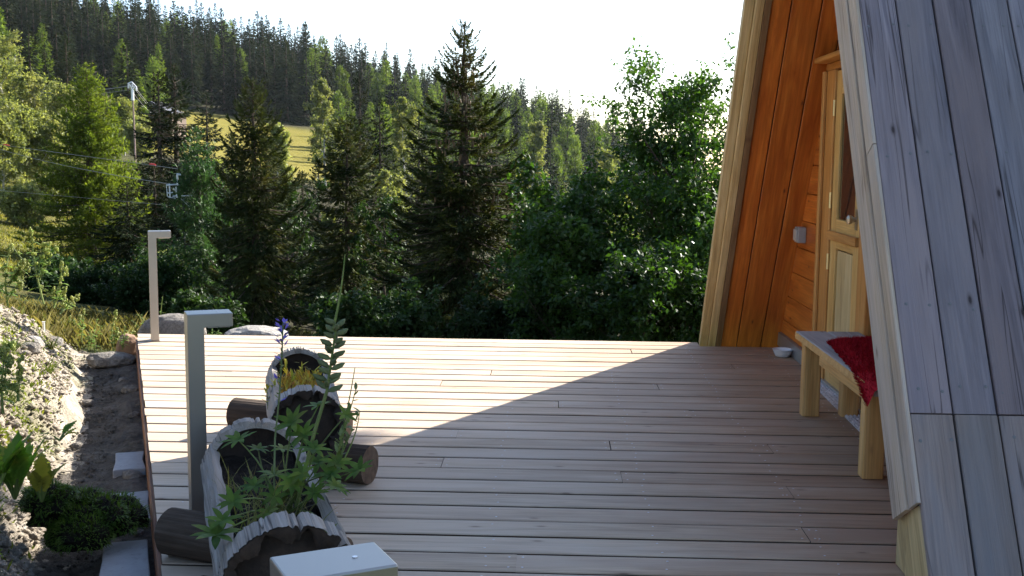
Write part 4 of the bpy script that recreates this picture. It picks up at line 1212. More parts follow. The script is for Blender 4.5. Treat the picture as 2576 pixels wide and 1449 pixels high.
# moss-covered sod overhanging the path
mo, so_ = MB(), MB()
c0 = at(215, 1275, 4.25)
e = empty("moss_sod", tuple(c0), "dark green mossy sod bulging over the shaded path", "moss")
for off, dims, sd in (((-.06, .02, -.015), (.12, .10, .055), 3.1), ((.06, .04, -.05), (.115, .10, .06), 5.7), ((.0, -.07, -.07), (.10, .08, .05), 8.2), ((-.13, -.02, .03), (.09, .09, .05), 11.4)):
    sodm = stone_mesh("sod", *dims, sd, 3, .75)
    link("sod", sodm, e, M_SOIL, Matrix.Translation(c0 + Vector(off)))
    sodm.calc_loop_triangles()
    tris = [tuple(t_.vertices) for t_ in sodm.loop_triangles]
    for k in range(2600):
        va, vb, vc = (sodm.vertices[q] for q in tris[rp.randrange(len(tris))])
        a1, b1 = rp.random(), rp.random()
        if a1 + b1 > 1: a1, b1 = 1-a1, 1-b1
        co_ = va.co*(1-a1-b1) + vb.co*a1 + vc.co*b1; nn_ = (va.normal + vb.normal + vc.normal).normalized()
        if nn_.z < -.5: continue
        ribbon(mo, c0 + Vector(off) + co_, nn_ + Vector((rp.uniform(-.6, .6), rp.uniform(-.6, .6), .1)), rp.uniform(.010, .034), .0045, 1.3, 2)
mo.build("moss", L_MOSS, e)["kind"] = "stuff"
# grass tufts on the bank
def tuft(X, Y, n, l, label, seed, mat=L_GRASS, group="grass tufts on the bank", w=.006, z=None, up=1.0):
    rg = random.Random(seed); m = MB()
    zz = float(surf_z(X, Y)) if z is None else z
    for i in range(n):
        q = rg.uniform(0, 6.28)
        ribbon(m, (X + rg.uniform(-.02, .02), Y + rg.uniform(-.02, .02), zz - .006), (math.cos(q)*.8, math.sin(q)*.8, up), l*rg.uniform(.5, 1.1), w, rg.uniform(.5, 1.6), 5)
    o = m.build("grass_tuft", mat)
    # origin at the tuft's base
    return tag(o, label, "grass", group)
tl = ["grass tuft with long blades over the path edge", "grass tuft in the middle of the sunlit bank", "grass tuft above the long white stone", "short grass tuft high on the bank", "grass tuft low on the bank near the shadow edge", "grass tuft near the end of the bank", "small grass tuft at the bank top", "grass tuft among the broad leaves at lower left", "long grass blades in the lower left corner", "thin grass tuft beside the moss sod"]
for i, (s, t, n, l) in enumerate([(.50, 2.55, 46, .20), (.66, 2.35, 40, .16), (.62, 1.75, 34, .13), (.95, 3.0, 30, .12), (.50, 1.3, 30, .12), (.55, 3.7, 34, .15), (1.1, 3.9, 28, .12), (.72, .05, 34, .18), (.66, -.25, 44, .2), (.55, .25, 22, .15)]):
    X, Y = st(s, t)
    tuft(float(X), float(Y), n, l, tl[i], 100+i)
# low green ground cover in patches on the bank
L_COVER = leaf("creeping_leaf", (.11, .16, .018), (.19, .23, .03), .45, scale=4, c3=(.26, .26, .04))
def cover(n, seed, spots, name, mat, label, size):
    g = np.random.default_rng(seed)
    V, F = [], []
    mb = MB()
    for k in range(n):
        s0, t0, r = spots[g.integers(len(spots))]
        s = s0 + g.normal()*r; t = t0 + g.normal()*r*1.4
        if s < .42: continue
        X, Y = st(s, t)
        z = float(bank_top(s, t)) - .003
        ribbon(mb, (X, Y, z), (g.normal(), g.normal(), 1.1), size*g.uniform(.5, 1.2), size*.35, .7, 2)
    return tag(mb.build(name, mat), label, "ground cover", kind="stuff")
cover(5200, 3, [(.75, 3.4, .18), (1.0, 1.6, .25), (.60, 2.3, .1), (.7, .2, .15), (1.4, 2.4, .3), (.62, 3.0, .12), (.75, 2.0, .12), (.55, 1.6, .08), (.9, 2.6, .16), (1.3, 3.4, .2), (1.2, 1.0, .2), (1.0, .2, .2), (.55, 3.9, .1), (.6, 1.1, .07), (1.1, 4.1, .25), (.8, .5, .12)], "ground_cover", L_COVER, "low yellow-green creeping plants in patches on the bank", .034)
# meadow grass behind the deck, far too many blades to count
L_SLOPE = leaf("slope_grass_blade", (.08, .10, .018), (.19, .19, .035), .4, scale=.8, c3=(.30, .25, .06))
def meadow(n, seed, name, mat, label, region, l0, l1, w):
    g = np.random.default_rng(seed)
    X, Y = region(g, n); Z = surf_z(X, Y) - .02
    n = len(X)
    l = g.uniform(l0, l1, n); a = g.uniform(0, 6.283, n); lean = g.uniform(.05, .6, n)
    d = np.stack([np.cos(a)*lean, np.sin(a)*lean, np.ones(n)], -1); d /= np.linalg.norm(d, axis=1)[:, None]
    sd = np.stack([-np.sin(a), np.cos(a), np.zeros(n)], -1)
    p = np.stack([X, Y, Z], -1)
    m1 = p + d*l[:, None]*.55; tipp = p + d*l[:, None] + np.stack([np.cos(a)*l*.15, np.sin(a)*l*.15, -l*.1], -1)
    V = np.stack([p - sd*w, p + sd*w, m1 + sd*w*.8, tipp, m1 - sd*w*.8], 1).reshape(-1, 3)
    F = (np.arange(n)[:, None]*5 + np.arange(5)[None])
    return tag(link(name, mesh(name, V, F), None, mat), label, "grass", kind="stuff")
meadow(4500, 1, "meadow_grass", L_DRY, "long yellow-green meadow grass beyond the end of the path", lambda g, n: (g.uniform(-7.5, -1.5, n), 8.3 + 2.6*g.random(n)**1.4), .05, .22, .004)
meadow(26000, 2, "rough_grass", L_DRY, "dark rough grass and herbs along the far side of the deck", lambda g, n: (g.uniform(-8, 5, n), 8.3 + 7*g.random(n)**1.3), .05, .17, .004)
def slope_region(g, n):
    d = 24 + 38*g.random(n); px = g.uniform(-250, 420, n)
    q = (px-1288)/FOC*d
    return q - math.sin(YAW)*d, d + .035*q
meadow(42000, 5, "slope_grass", L_SLOPE, "sunlit tussocky grass slope at the left between the trees", slope_region, .06, .20, .016)
# ------------------------------------------------------------------ trees
def kites(P, D, S, L, W, fold=None):
    """leaf-shaped quads: start P, direction D, side S, length L, width W"""
    m = P + D*(L*.45)[:, None]
    V = np.stack([P, m + S*(W*.5)[:, None], P + D*L[:, None], m - S*(W*.5)[:, None]], 1).reshape(-1, 3)
    return V, np.arange(len(V)).reshape(-1, 4)
def unit(a): return a / np.maximum(np.linalg.norm(a, axis=-1, keepdims=True), 1e-9)
def trunk_mb(h, r, seed, n=8, lean=.01, z0=-.4):
    rg = random.Random(seed); pts = []; rs = []
    for i in range(10):
        f = i/9; z = z0 + (h - z0)*f
        pts.append((rg.uniform(-1, 1)*lean*h*.3*f, rg.uniform(-1, 1)*lean*h*.3*f, z)); rs.append(r*(1-f)**.85 + .004*h*.2)
    return MB().tube(pts, rs, n), pts
def conifer(name, h, R, nb, per, sl, sw, seed, style="spruce", low=.03, droop=.35, asym=0.0, limbs=True, taper=.85, hang=.7, up_tip=.35, tip=.018):
    """returns (trunk mesh, crown mesh); per = sprays per metre of branch"""
    g = np.random.default_rng(seed)
    t = low + (1 - low) * (np.sort(g.random(nb)) ** .92)
    t = np.minimum(t, .99)
    az = np.arange(nb)*2.39996 + g.normal(0, .35, nb)
    Lb = R*((1-t)**taper)*g.uniform(.62, 1.12, nb)*(1 + asym*np.cos(az)) + tip*h*g.uniform(.6, 1.2, nb)
    el = np.where(t > .8, .55 - (1-t)*1.4, .22 - (1-t)*.55)   # tan of branch elevation
    if style == "larch": el = el*.5 + .12
    mb, pts = trunk_mb(h, R*.055 + .008*h, seed)
    cntr = np.maximum((Lb*per).astype(int), 4)
    bi = np.repeat(np.arange(nb), cntr); n = len(bi)
    u = g.random(n)**.75
    H = np.stack([np.cos(az), np.sin(az), np.zeros(nb)], -1)
    def curve(b, u):
        l = Lb[b]
        z = t[b]*h + el[b]*l*u - droop*l*u*u*(1-t[b]*.8) + up_tip*l*u**4*(.6)
        return H[b]*(l*u)[:, None] + np.stack([np.zeros(len(b)), np.zeros(len(b)), z], -1)
    P = curve(bi, u); T = unit(curve(bi, np.minimum(u+.04, 1.04)) - curve(bi, u-.0001))
    side = np.stack([-H[bi][:, 1], H[bi][:, 0], np.zeros(n)], -1) * np.where(g.random(n) < .5, -1, 1)[:, None]
    l = sl*g.uniform(.55, 1.25, n)*(1.15 - .45*u)*np.clip(Lb[bi]/(R*.42), .28, 1)
    # sprays fan out sideways and hang
    latr = g.uniform(0, 1, n)
    if style == "spruce":
        D = T*(.55 + .5*u)[:, None] + side*(latr*.95)[:, None] + np.array([0, 0, -1.0])*(hang*g.random(n)*(1 - u*.75))[:, None] + g.normal(0, .16, (n, 3))
    elif style == "larch":
        D = T*.45 + side*(latr*.8)[:, None] + g.normal(0, .45, (n, 3)) + np.array([0, 0, .15])
    else:
        D = g.normal(0, 1, (n, 3))
    # broaden the spray plane: a second order of twigs off the branch
    off = g.random(n)**1.4 * (1 - u) * .42
    P = P + side*(off*Lb[bi]*.75)[:, None] + np.array([0, 0, -1.0])*(off*Lb[bi]*.28*hang)[:, None] + T*(off*Lb[bi]*.4)[:, None]
    D = unit(D)
    up = np.array([0, 0, 1.0]) + g.normal(0, .45, (n, 3))
    S = unit(np.cross(D, up))
    V, F = kites(P, D, S, l, sw*g.uniform(.7, 1.3, n))
    # leader at the top
    k = 26
    zt = h*(1 - .07*g.random(k)); a = g.uniform(0, 6.283, k)
    D2 = unit(np.stack([np.cos(a)*.5, np.sin(a)*.5, g.uniform(.5, 1.6, k)], -1))
    P2 = np.stack([np.zeros(k), np.zeros(k), zt], -1)
    V2, F2 = kites(P2, D2, unit(np.cross(D2, g.normal(0, 1, (k, 3)))), np.minimum(sl*.5, .012*h + (h - zt)*.35), np.full(k, min(sw*.6, .006*h)))
    V = np.concatenate([V, V2]); F = np.concatenate([F, F2 + len(V) - len(V2)])
    if limbs:
        for b in range(0, nb, 1 if nb < 700 else 2):
            q = [curve(np.array([b]), np.array([x]))[0] for x in (0.0, .35, .7, .98)]
            r0 = .012*Lb[b] + .0025*h*.3
            mb.tube(q, [r0, r0*.7, r0*.45, r0*.2], 3, cap=False)
    return mb.mesh(name + "_trunk"), mesh(name + "_crown", V, F)

def broadleaf(name, h, spread, seed, nlimb=9, sub=5, twigs=6, leaves=14, ls=.06, base=.12, stems=1, droop=.1, lobed=1.0, squash=1.0):
    rg = random.Random(seed); g = np.random.default_rng(seed)
    mb = MB(); TW = []
    for s in range(stems):
        ox, oy = (rg.uniform(-.25, .25)*spread if stems > 1 else 0), (rg.uniform(-.25, .25)*spread if stems > 1 else 0)
        hs = h*rg.uniform(.78, 1.0) if s else h
        lean = Vector((rg.uniform(-.12, .12)*h + ox, rg.uniform(-.12, .12)*h + oy, 0))
        tp = [Vector((ox*.3, oy*.3, -.3)) + Vector((0, 0, hs+.3))*(i/8) + lean*(i/8)**1.5 + Vector((rg.uniform(-.02, .02)*h, rg.uniform(-.02, .02)*h, 0))*(i/8) for i in range(9)]
        r0 = .013*h/math.sqrt(stems) + .008
        mb.tube(tp, [r0*(1 - .88*i/8) for i in range(9)], 7)
        for k in range(nlimb):
            f = base + (1-base)*((k+.5)/nlimb)**.9*.97
            j = min(int(f*8), 7); c = tp[j].lerp(tp[j+1], f*8-j)
            az = k*2.4 + rg.uniform(-.5, .5)
            prof = math.sin(math.pi*min(1, (.18 + .80*f)))**.65 * squash
            L = spread*(.35 + .65*prof)*rg.uniform(.7, 1.15)*(.55 if f > .9 else 1)
            d = Vector((math.cos(az), math.sin(az), rg.uniform(.35, .9) + .6*f)).normalized()
            q = [c + d*(L*x) + Vector((0, 0, .10*L*x*x)) for x in (0, .35, .7, 1)]
            mb.tube(q, [r0*.45*(1-f*.6), r0*.32*(1-f*.6), r0*.2, r0*.08], 4, cap=False)
            for m in range(sub):
                x = .25 + .75*(m+.5)/sub
                cc = c + d*(L*x) + Vector((0, 0, .10*L*x*x))
                dd = (d*.7 + Vector((rg.gauss(0, .7), rg.gauss(0, .7), rg.gauss(.15, .5)))).normalized()
                l2 = L*rg.uniform(.28, .5)
                e = cc + dd*l2
                mb.tube([cc, cc.lerp(e, .5) + Vector((0, 0, .02*l2)), e], [r0*.12, r0*.08, r0*.03], 3, cap=False)
                for w in range(twigs):
                    y = rg.uniform(.2, 1.0)
                    b = cc.lerp(e, y)
                    td = (dd*.4 + Vector((rg.gauss(0, .7), rg.gauss(0, .7), rg.gauss(0, .6) - droop))).normalized()
                    TW.append((b, td, l2*rg.uniform(.3, .75)))
    B = np.array([tuple(a) for a, _, _ in TW]); TD = np.array([tuple(a) for _, a, _ in TW]); TL = np.array([a for _, _, a in TW])
    n = len(TW)*leaves; i = np.repeat(np.arange(len(TW)), leaves)
    P = B[i] + TD[i]*(TL[i]*g.random(n))[:, None] + g.normal(0, ls*.5, (n, 3))
    D = unit(g.normal(0, 1, (n, 3)) + TD[i]*.6 + np.array([0, 0, -.35]))
    S = unit(np.cross(D, np.array([0, 0, 1.0]) + g.normal(0, .6, (n, 3))))
    V, F = kites(P, D, S, ls*g.uniform(.6, 1.3, n), ls*.62*g.uniform(.7, 1.2, n))
    return mb.mesh(name + "_trunk"), mesh(name + "_crown", V, F)

BARK = wood("spruce_bark", (.05, .035, .025), (.09, .065, .048), (.13, .10, .075), (.03, .02, .02), rough=.95, knots=.3)
BARKW = plain("birch_bark", (.42, .40, .36), .8, var=.4, scale=6)
L_SPR = leaf("spruce_needles", (.012, .023, .012), (.024, .036, .015), .16, (1.2, 1.15, .6), scale=.8, c3=(.038, .042, .017), objvar=.25, spec=.06, rough=.85)
L_SPRN = leaf("spruce_needles_near", (.022, .038, .014), (.045, .060, .018), .18, (1.3, 1.2, .55), scale=2.2, c3=(.080, .080, .024), objvar=.05, spec=.08, rough=.8)
L_LAR = leaf("larch_needles", (.060, .105, .025), (.105, .155, .034), .42, (1.45, 1.4, .6), scale=.7, c3=(.12, .16, .04), objvar=.22, spec=.08)
L_LARN = leaf("larch_needles_near", (.070, .11, .022), (.115, .16, .030), .45, (1.5, 1.45, .5), scale=.9, c3=(.14, .18, .036), objvar=.05, spec=.08)
L_LARB = leaf("larch_needles_blue", (.040, .085, .028), (.070, .125, .040), .32, (1.1, 1.25, .8), scale=1.2, objvar=.05)
L_BIR = leaf("birch_leaves", (.14, .175, .06), (.21, .24, .085), .45, (1.4, 1.35, .65), scale=.6, c3=(.23, .235, .10), objvar=.2, spec=.15)
L_UND = leaf("undergrowth_leaves", (.018, .040, .012), (.032, .062, .018), .3, (1.3, 1.4, .6), scale=1.0, objvar=.2, spec=.15)
L_DEC = leaf("grove_leaves", (.025, .060, .012), (.045, .095, .018), .38, (1.6, 1.7, .5), scale=1.0, objvar=.15, rough=.45, spec=.28)

def tree(name, meshes, x, y, label, group=None, sc=1.0, rz=0.0, cat="tree", z=None, bark=BARK, lm=L_SPR, sxy=1.0, tilt=0.0, parts=("trunk", "crown")):
    if z is None: z = float(ground_z(np.array(x), np.array(y))) - .1
    e = empty(name, (x, y, z), label, cat, group, rz=rz)
    M = wmat(e) @ Matrix.Rotation(tilt, 4, 'X') @ Matrix.Diagonal((sc*sxy, sc*sxy, sc, 1))
    link(parts[0], meshes[0], e, bark, M)
    link(parts[1], meshes[1], e, lm, M)
    return e
def xy(px, d):
    q = (px - 1288)/FOC*d
    return q - math.sin(YAW)*d, d + .035*q
def top_h(px, ytop, d, zb):
    """height of a tree whose top is seen at ytop"""
    return CAM_H + (391 + (px-1288)*.0098 - ytop)/FOC*d*1.0 - zb
def gz(px, d):
    x, y = xy(px, d); return float(ground_z(np.array(x), np.array(y))) - .1

# --- near, individually shaped trees
def near_conifer(name, px, ytop, d, R, label, seed, **kw):
    x, y = xy(px, d); zb = gz(px, d); h = top_h(px, ytop, d, zb)
    lm = kw.pop("lm", L_SPRN); cat = kw.pop("cat", "tree"); grp = kw.pop("group", None); rz = kw.pop("rz", 0.0)
    ms = conifer(name, h, R, seed=seed, **kw)
    e = tree(name, ms, x, y, label, grp, lm=lm, z=zb, rz=rz)
    return e, h, zb
big, bh, bz = near_conifer("spruce", 1165, 70, 16, 1.95, "tall cone-laden spruce in the middle, its spire against the white sky", 5, nb=300, per=260, sl=.12, sw=.024, droop=.36, hang=.6, taper=.92, low=.02, up_tip=.6)
# cones hang in the upper crown of the big spruce
g = np.random.default_rng(3); cb = MB()
for k in range(260):
    t = g.uniform(.50, .93); a = g.uniform(0, 6.283); r = 1.95*(1-t)**.92*g.uniform(.2, .75) + .03
    c = Vector((r*math.cos(a), r*math.sin(a), bh*t - .05 - r*.12))
    l = g.uniform(.07, .11)
    cb.tube([c, c + Vector((0, 0, -l*.2)), c + Vector((g.normal()*.004, 0, -l*.6)), c + Vector((g.normal()*.006, 0, -l))], [.004, .013, .014, .004], 6)
M_CONE = plain("cone_brown", (.14, .085, .035), .7, var=.3, scale=30)
co = cb.build("cones", M_CONE, big, wmat(big)); co["kind"] = "stuff"
# bare leader shoots on its tip
ld = MB()
for dx, hh_ in ((0.0, .22), (.03, .13), (-.05, .03)):
    ld.tube([(0, 0, bh - .08), (dx*.6, 0, bh + hh_*.3), (dx*1.2, 0, bh + hh_)], [.006, .004, .002], 4)
ld.build("leader", BARK, big, wmat(big))
near_conifer("spruce", 640, 205, 14.5, .92, "spruce with long drooping boughs, left of centre behind the deck", 9, nb=230, per=240, sl=.12, sw=.020, droop=.62, hang=1.0, taper=.70, low=.0, asym=.12, up_tip=.9)
near_conifer("spruce", 872, 305, 18, .84, "narrow ragged spruce between the drooping one and the cone-laden one", 14, nb=190, per=190, sl=.14, sw=.026, droop=.5, hang=1.0, taper=.5, low=.0, up_tip=.6)
near_conifer("larch", 228, 165, 30, 1.95, "large bright green larch at the left in front of the hillside", 17, nb=360, per=95, sl=.20, sw=.034, style="larch", droop=.25, taper=.75, lm=L_LARN, low=.04)
near_conifer("larch", 498, 325, 19, .90, "young blue-green larch with curved feathery tips behind the far lamp", 23, nb=200, per=130, sl=.15, sw=.026, style="larch", droop=.45, up_tip=1.0, taper=.75, lm=L_LARB, low=.03)
MIDC = [("spruce", 405, 185, 46, 2.2, "left one of the twin spruce tops left of centre"), ("spruce", 446, 165, 47, 2.4, "right and taller one of the twin spruce tops"),
        ("spruce", 524, 235, 62, 1.8, "slim dark spruce standing against the yellow meadow"), ("spruce", 905, 190, 60, 1.7, "spruce behind the ragged one, its top just right of the meadow"),
        ("spruce", 955, 250, 55, 1.5, "shorter spruce right behind the ragged spruce"), ("spruce", 1052, 300, 50, 1.2, "dark spruce tucked left of the cone-laden spruce"),
        ("spruce", 1292, 430, 40, 1.2, "dark spruce in the gap right of the cone-laden spruce"), ("spruce", 760, 430, 33, 1.3, "dark low spruce below the meadow"),
        ("spruce", 945, 470, 27, 1.1, "shadowed spruce low behind the ragged one"), ("spruce", 1000, 520, 24, 1.0, "shadowed small spruce left under the cone-laden spruce"),
        ("spruce", 1300, 540, 22, 1.0, "shadowed small spruce right under the cone-laden spruce"), ("spruce", 720, 560, 24, 1.0, "shadowed small spruce beside the drooping one"),
        ("spruce", 390, 400, 33, 1.5, "dark spruce behind the white lift frame"), ("spruce", 350, 400, 42, 1.7, "dark spruce right of the large larch"),
        ("spruce", 180, 105, 92, 2.2, "spruce standing above the pale birches at upper left"), ("spruce", 560, 410, 29, 1.4, "dark spruce between the young larch and drooping spruce"),
        ("spruce", 470, 420, 44, 1.6, "dark spruce behind the young larch"), ("spruce", 585, 330, 52, 1.5, "dark spruce just left of the drooping one's top"), ("spruce", 690, 400, 40, 1.5, "dark spruce right behind the drooping one"), ("spruce", 800, 400, 38, 1.5, "dark spruce left behind the ragged one"), ("spruce", 1110, 420, 36, 1.4, "dark spruce directly behind the cone-laden one"), ("spruce", 1200, 440, 34, 1.4, "dark spruce showing through the cone-laden spruce at right"),
        ("spruce", 620, 620, 26, 1.2, "low dark spruce behind the drooping one's foot"), ("spruce", 900, 640, 21, 1.1, "low dark spruce behind the ragged one's foot"), ("spruce", 455, 430, 27, 1.4, "low dark spruce behind the young larch's foot"), ("spruce", 320, 460, 29, 1.4, "low dark spruce beside the large larch's foot"), ("spruce", 820, 560, 22, .95, "shadowed small spruce left of the ragged one"), ("spruce", 1090, 600, 19, .9, "lowest shadowed spruce left beneath the cone-laden spruce")]
for i, (nm, px, yt, d, R, lab) in enumerate(MIDC):
    near_conifer(nm, px, yt, d, R, lab, 40+i, nb=150, per=48 if d > 40 else 80, sl=.30 if d > 40 else .20, sw=.07 if d > 40 else .042, droop=.4, hang=.8, taper=.75, low=.02, lm=L_SPR)
# --- broadleaved grove on the right
def grove(px, ytop, d, spread, label, seed, lm=L_DEC, bark=BARK, **kw):
    x, y = xy(px, d); zb = gz(px, d); h = max(top_h(px, ytop, d, zb) - spread*.42, .35)
    return tree("broadleaf_tree", broadleaf("broadleaf", h, spread, seed, **kw), x, y, label, kw.get("group"), lm=lm, bark=bark, z=zb)
grove(1770, 128, 14.0, 1.75, "tall airy broadleaved tree beside the hut, leaves lit from behind", 3, nlimb=26, sub=7, twigs=7, leaves=20, ls=.062)
grove(1660, 270, 13.0, 1.2, "broadleaved tree just left of the tall one by the hut", 6, nlimb=14, sub=6, twigs=6, leaves=20, ls=.07)
grove(1500, 440, 12.5, .95, "bushy broadleaved tree in the middle of the right-hand grove", 8, nlimb=14, sub=6, twigs=6, leaves=22, ls=.065, stems=2)
grove(1385, 455, 13.5, .75, "leftmost bushy broadleaved tree of the grove beside the spruce", 11, nlimb=12, sub=6, twigs=6, leaves=20, ls=.065, stems=2)
grove(1800, 420, 12.0, .9, "dense broadleaved tree touching the far roof edge of the hut", 13, nlimb=14, sub=6, twigs=6, leaves=20, ls=.065, stems=2)
grove(1580, 600, 11.0, .7, "low leafy shrub at the foot of the grove behind the deck", 15, nlimb=10, sub=5, twigs=6, leaves=20, ls=.055, stems=3)
grove(1420, 640, 11.5, .6, "low leafy shrub left in front of the grove", 18, nlimb=9, sub=5, twigs=6, leaves=18, ls=.055, stems=3)
grove(1720, 620, 11.0, .7, "low leafy shrub right in front of the grove by the roof foot", 19, nlimb=10, sub=5, twigs=6, leaves=18, ls=.055, stems=3)
# dark undergrowth trees between the spruces
for i, (px, yt, d, sp, lab) in enumerate([(738, 425, 16.5, .75, "dark leafy tree in the gap right of the drooping spruce"), (965, 470, 17.5, .7, "dark leafy tree in the gap left of the cone-laden spruce"), (572, 470, 17.5, .6, "dark leafy tree between young larch and drooping spruce"),
        (395, 640, 17.0, .6, "dark leafy bush behind the far lamp post"), (905, 745, 11.5, .5, "low dark bush behind the deck below the ragged spruce"), (1030, 740, 12.0, .5, "low dark bush behind the deck left of the cone-laden spruce"), (1250, 740, 12.0, .5, "low dark bush behind the deck right of the cone-laden spruce"), (330, 690, 17.0, .6, "dark bush in the hollow behind the bank"), (210, 700, 18.0, .6, "dark bush in the hollow below the large larch"), (130, 690, 19.0, .6, "dark bush in the hollow left of the large larch"), (505, 760, 12.0, .4, "low dark bush right of the far lamp")]):
    grove(px, yt, d, sp, lab, 400+i, lm=L_UND, nlimb=12, sub=5, twigs=5, leaves=16, ls=.06, stems=1 if yt < 600 else 3)
# --- pale birches and bushes
BIRCH = [(45, 140, 66, 2.9, "pale birch at the left edge below the dark forest"), (112, 165, 62, 2.5, "pale birch second from the left edge"), (160, 195, 58, 2.3, "pale birch just left of the large larch"),
         (-40, 150, 60, 2.8, "pale birch cut by the left picture edge"), (85, 250, 50, 2.0, "lower pale birch in front of the left birches"), (10, 265, 48, 2.2, "lower pale birch at the left edge above the round shrub"), (150, 300, 50, 1.9, "lower pale birch against the large larch"),
         (10, 85, 95, 3.2, "yellow-green birch high at the left edge"), (318, 240, 98, 2.8, "yellowish bush-like birch beside the power pole"), (350, 305, 92, 2.5, "rounded birch below the power pole"),
         (818, 190, 110, 2.3, "slim pale birch at the right end of the meadow"), (697, 300, 80, 1.6, "slim pale birch in front of the meadow"), (1018, 225, 75, 2.3, "pale yellow-green birch left of the cone-laden spruce"),
         (592, 385, 45, 1.1, "yellow-green bush in front of the meadow"), (985, 400, 45, 1.3, "yellow-green bush left beside the cone-laden spruce"), (1560, 360, 90, 2.6, "pale round birch right of the hillside larches"), (1330, 290, 120, 2.4, "pale birch on the lower hillside right of the cone-laden spruce"),
         (50, 462, 42, 1.3, "round green shrub on the grass slope at the left edge"), (115, 470, 50, 1.2, "low green shrub beside the round one on the slope"), (845, 520, 26, .7, "yellow-green bush low beside the ragged spruce"), (425, 620, 20, .5, "low shrub behind the far lamp")]
for i, (px, yt, d, sp, lab) in enumerate(BIRCH):
    shrub = yt > 380
    x, y = xy(px, d); zb = gz(px, d); h = max(.8, top_h(px, yt, d, zb) - sp*.3)
    lsz = .045 + d*.0017
    ms = broadleaf("birch", h, sp*.75, 200+i, nlimb=20 if not shrub else 11, sub=6, twigs=6, leaves=14, ls=lsz, droop=.5, stems=1 if not shrub else 2, base=.16, squash=.85)
    tree("birch" if not shrub else "shrub", ms, x, y, lab, "pale birches" if not shrub else "shrubs below the hillside", lm=L_BIR, bark=BARKW if not shrub else BARK, z=zb, cat="tree" if not shrub else "shrub")
# --- hillside forest: every tree its own object, sharing a few meshes
PS_ = [conifer("hill_spruce%d" % i, 14.0, (2.9, 2.5, 3.2, 2.7)[i], 170, 9, 1.0, .27, 300+i, droop=.45, hang=.9, taper=(.85, .95, .8, .9)[i], low=.04, limbs=False, tip=.006) for i in range(4)]
PL_ = [conifer("hill_larch%d" % i, 12.0, (2.7, 2.4, 2.9)[i], 150, 9, .9, .25, 320+i, style="larch", droop=.3, taper=(.7, .8, .6)[i], low=.06, limbs=False) for i in range(3)]
rh = random.Random(77); placed = []
def tryplace(px, d, sep):
    x, y = xy(px, d)
    for (a, b) in placed:
        if (a-x)**2 + (b-y)**2 < sep*sep: return None
    placed.append((x, y)); return x, y
def plant_hill(px, d, kind, hs, label, group):
    p = tryplace(px, d, 2.4)
    if not p: return
    ms = rh.choice(PS_ if kind == "spruce" else PL_)
    ref = 14.0 if kind == "spruce" else 12.0
    tree(kind, ms, p[0], p[1], label, group, sc=hs/ref, rz=rh.uniform(0, 6.28), lm=L_SPR if kind == "spruce" else L_LAR, sxy=rh.uniform(.8, 1.15), tilt=rh.uniform(-.015, .015))
def zone(px, d):
    z = "at the far left" if px < 150 else "left of the power pole" if px < 330 else "between power pole and meadow" if px < 500 else "above the left half of the meadow" if px < 640 else "above the right half of the meadow" if px < 800 else "between meadow and cone-laden spruce" if px < 1080 else "just right of the cone-laden spruce" if px < 1330 else "at the right end of the ridge"
    r = "in the middle of the hillside" if d < 242 else "on the upper hillside" if d < 283 else "on the skyline"
    return r + " " + z
G1 = "dark spruces covering the hillside"; G2 = "lighter larches among the hillside spruces"
# forest front above the meadow
for px in range(-60, 840, 26):
    d = 199 + rh.uniform(-3, 6) + (px - 640)*.02
    plant_hill(px + rh.uniform(-8, 8), d, "spruce", rh.uniform(10.5, 14.5), "dark spruce in the front forest row " + zone(px, 100).replace("in the middle of the hillside ", ""), G1)
for row, (d0, step) in enumerate([(214, 30), (230, 28), (250, 28), (272, 26), (292, 24), (304, 24)]):
    px = -70 + row*9
    while px < 1720:
        d = d0 + rh.uniform(-7, 7)
        if px < 330: pl = .06
        elif px < 800: pl = .12
        elif px < 1120: pl = .35
        else: pl = .5
        lar = rh.random() < pl
        h = rh.uniform(10.5, 15.5) if not lar else rh.uniform(9.5, 13)
        plant_hill(px + rh.uniform(-9, 9), d, "larch" if lar else "spruce", h, ("light green larch " if lar else "dark spruce ") + zone(px, d), G2 if lar else G1)
        px += step*rh.uniform(.75, 1.3)
# lower right slope: mixed larch and spruce nearer by
for k in range(95):
    px = rh.uniform(800, 1900); d = rh.uniform(110, 198)
    lar = rh.random() < .62
    plant_hill(px, d, "larch" if lar else "spruce", rh.uniform(6.5, 10.5), ("bright larch" if lar else "dark spruce") + " on the lower slope " + ("just right of the meadow" if px < 1000 else "behind the cone-laden spruce" if px < 1290 else "behind the right-hand grove"), "larches on the lower slope" if lar else "spruces on the lower slope")
for k in range(46):
    px = rh.uniform(-150, 420); d = rh.uniform(105, 190)
    lar = rh.random() < .3
    plant_hill(px, d, "larch" if lar else "spruce", rh.uniform(7, 11), ("larch" if lar else "spruce") + (" on the upper left slope behind the pale birches" if px < 170 else " on the slope around the power pole"), "larches on the upper left slope" if lar else "spruces on the upper left slope")
# unseen tree added behind the hut, its high crown shaped to shade the planters
x, y = 7.35, 13.5; zb = float(ground_z(np.array(x), np.array(y))) - .1
tree("broadleaf_tree", broadleaf("broadleaf", 8.3 - zb, 1.15, 31, nlimb=26, sub=7, twigs=7, leaves=24, ls=.08, base=.72), x, y, "unseen bare-trunked tree added behind the hut to shade the planters", lm=L_DEC, z=zb)
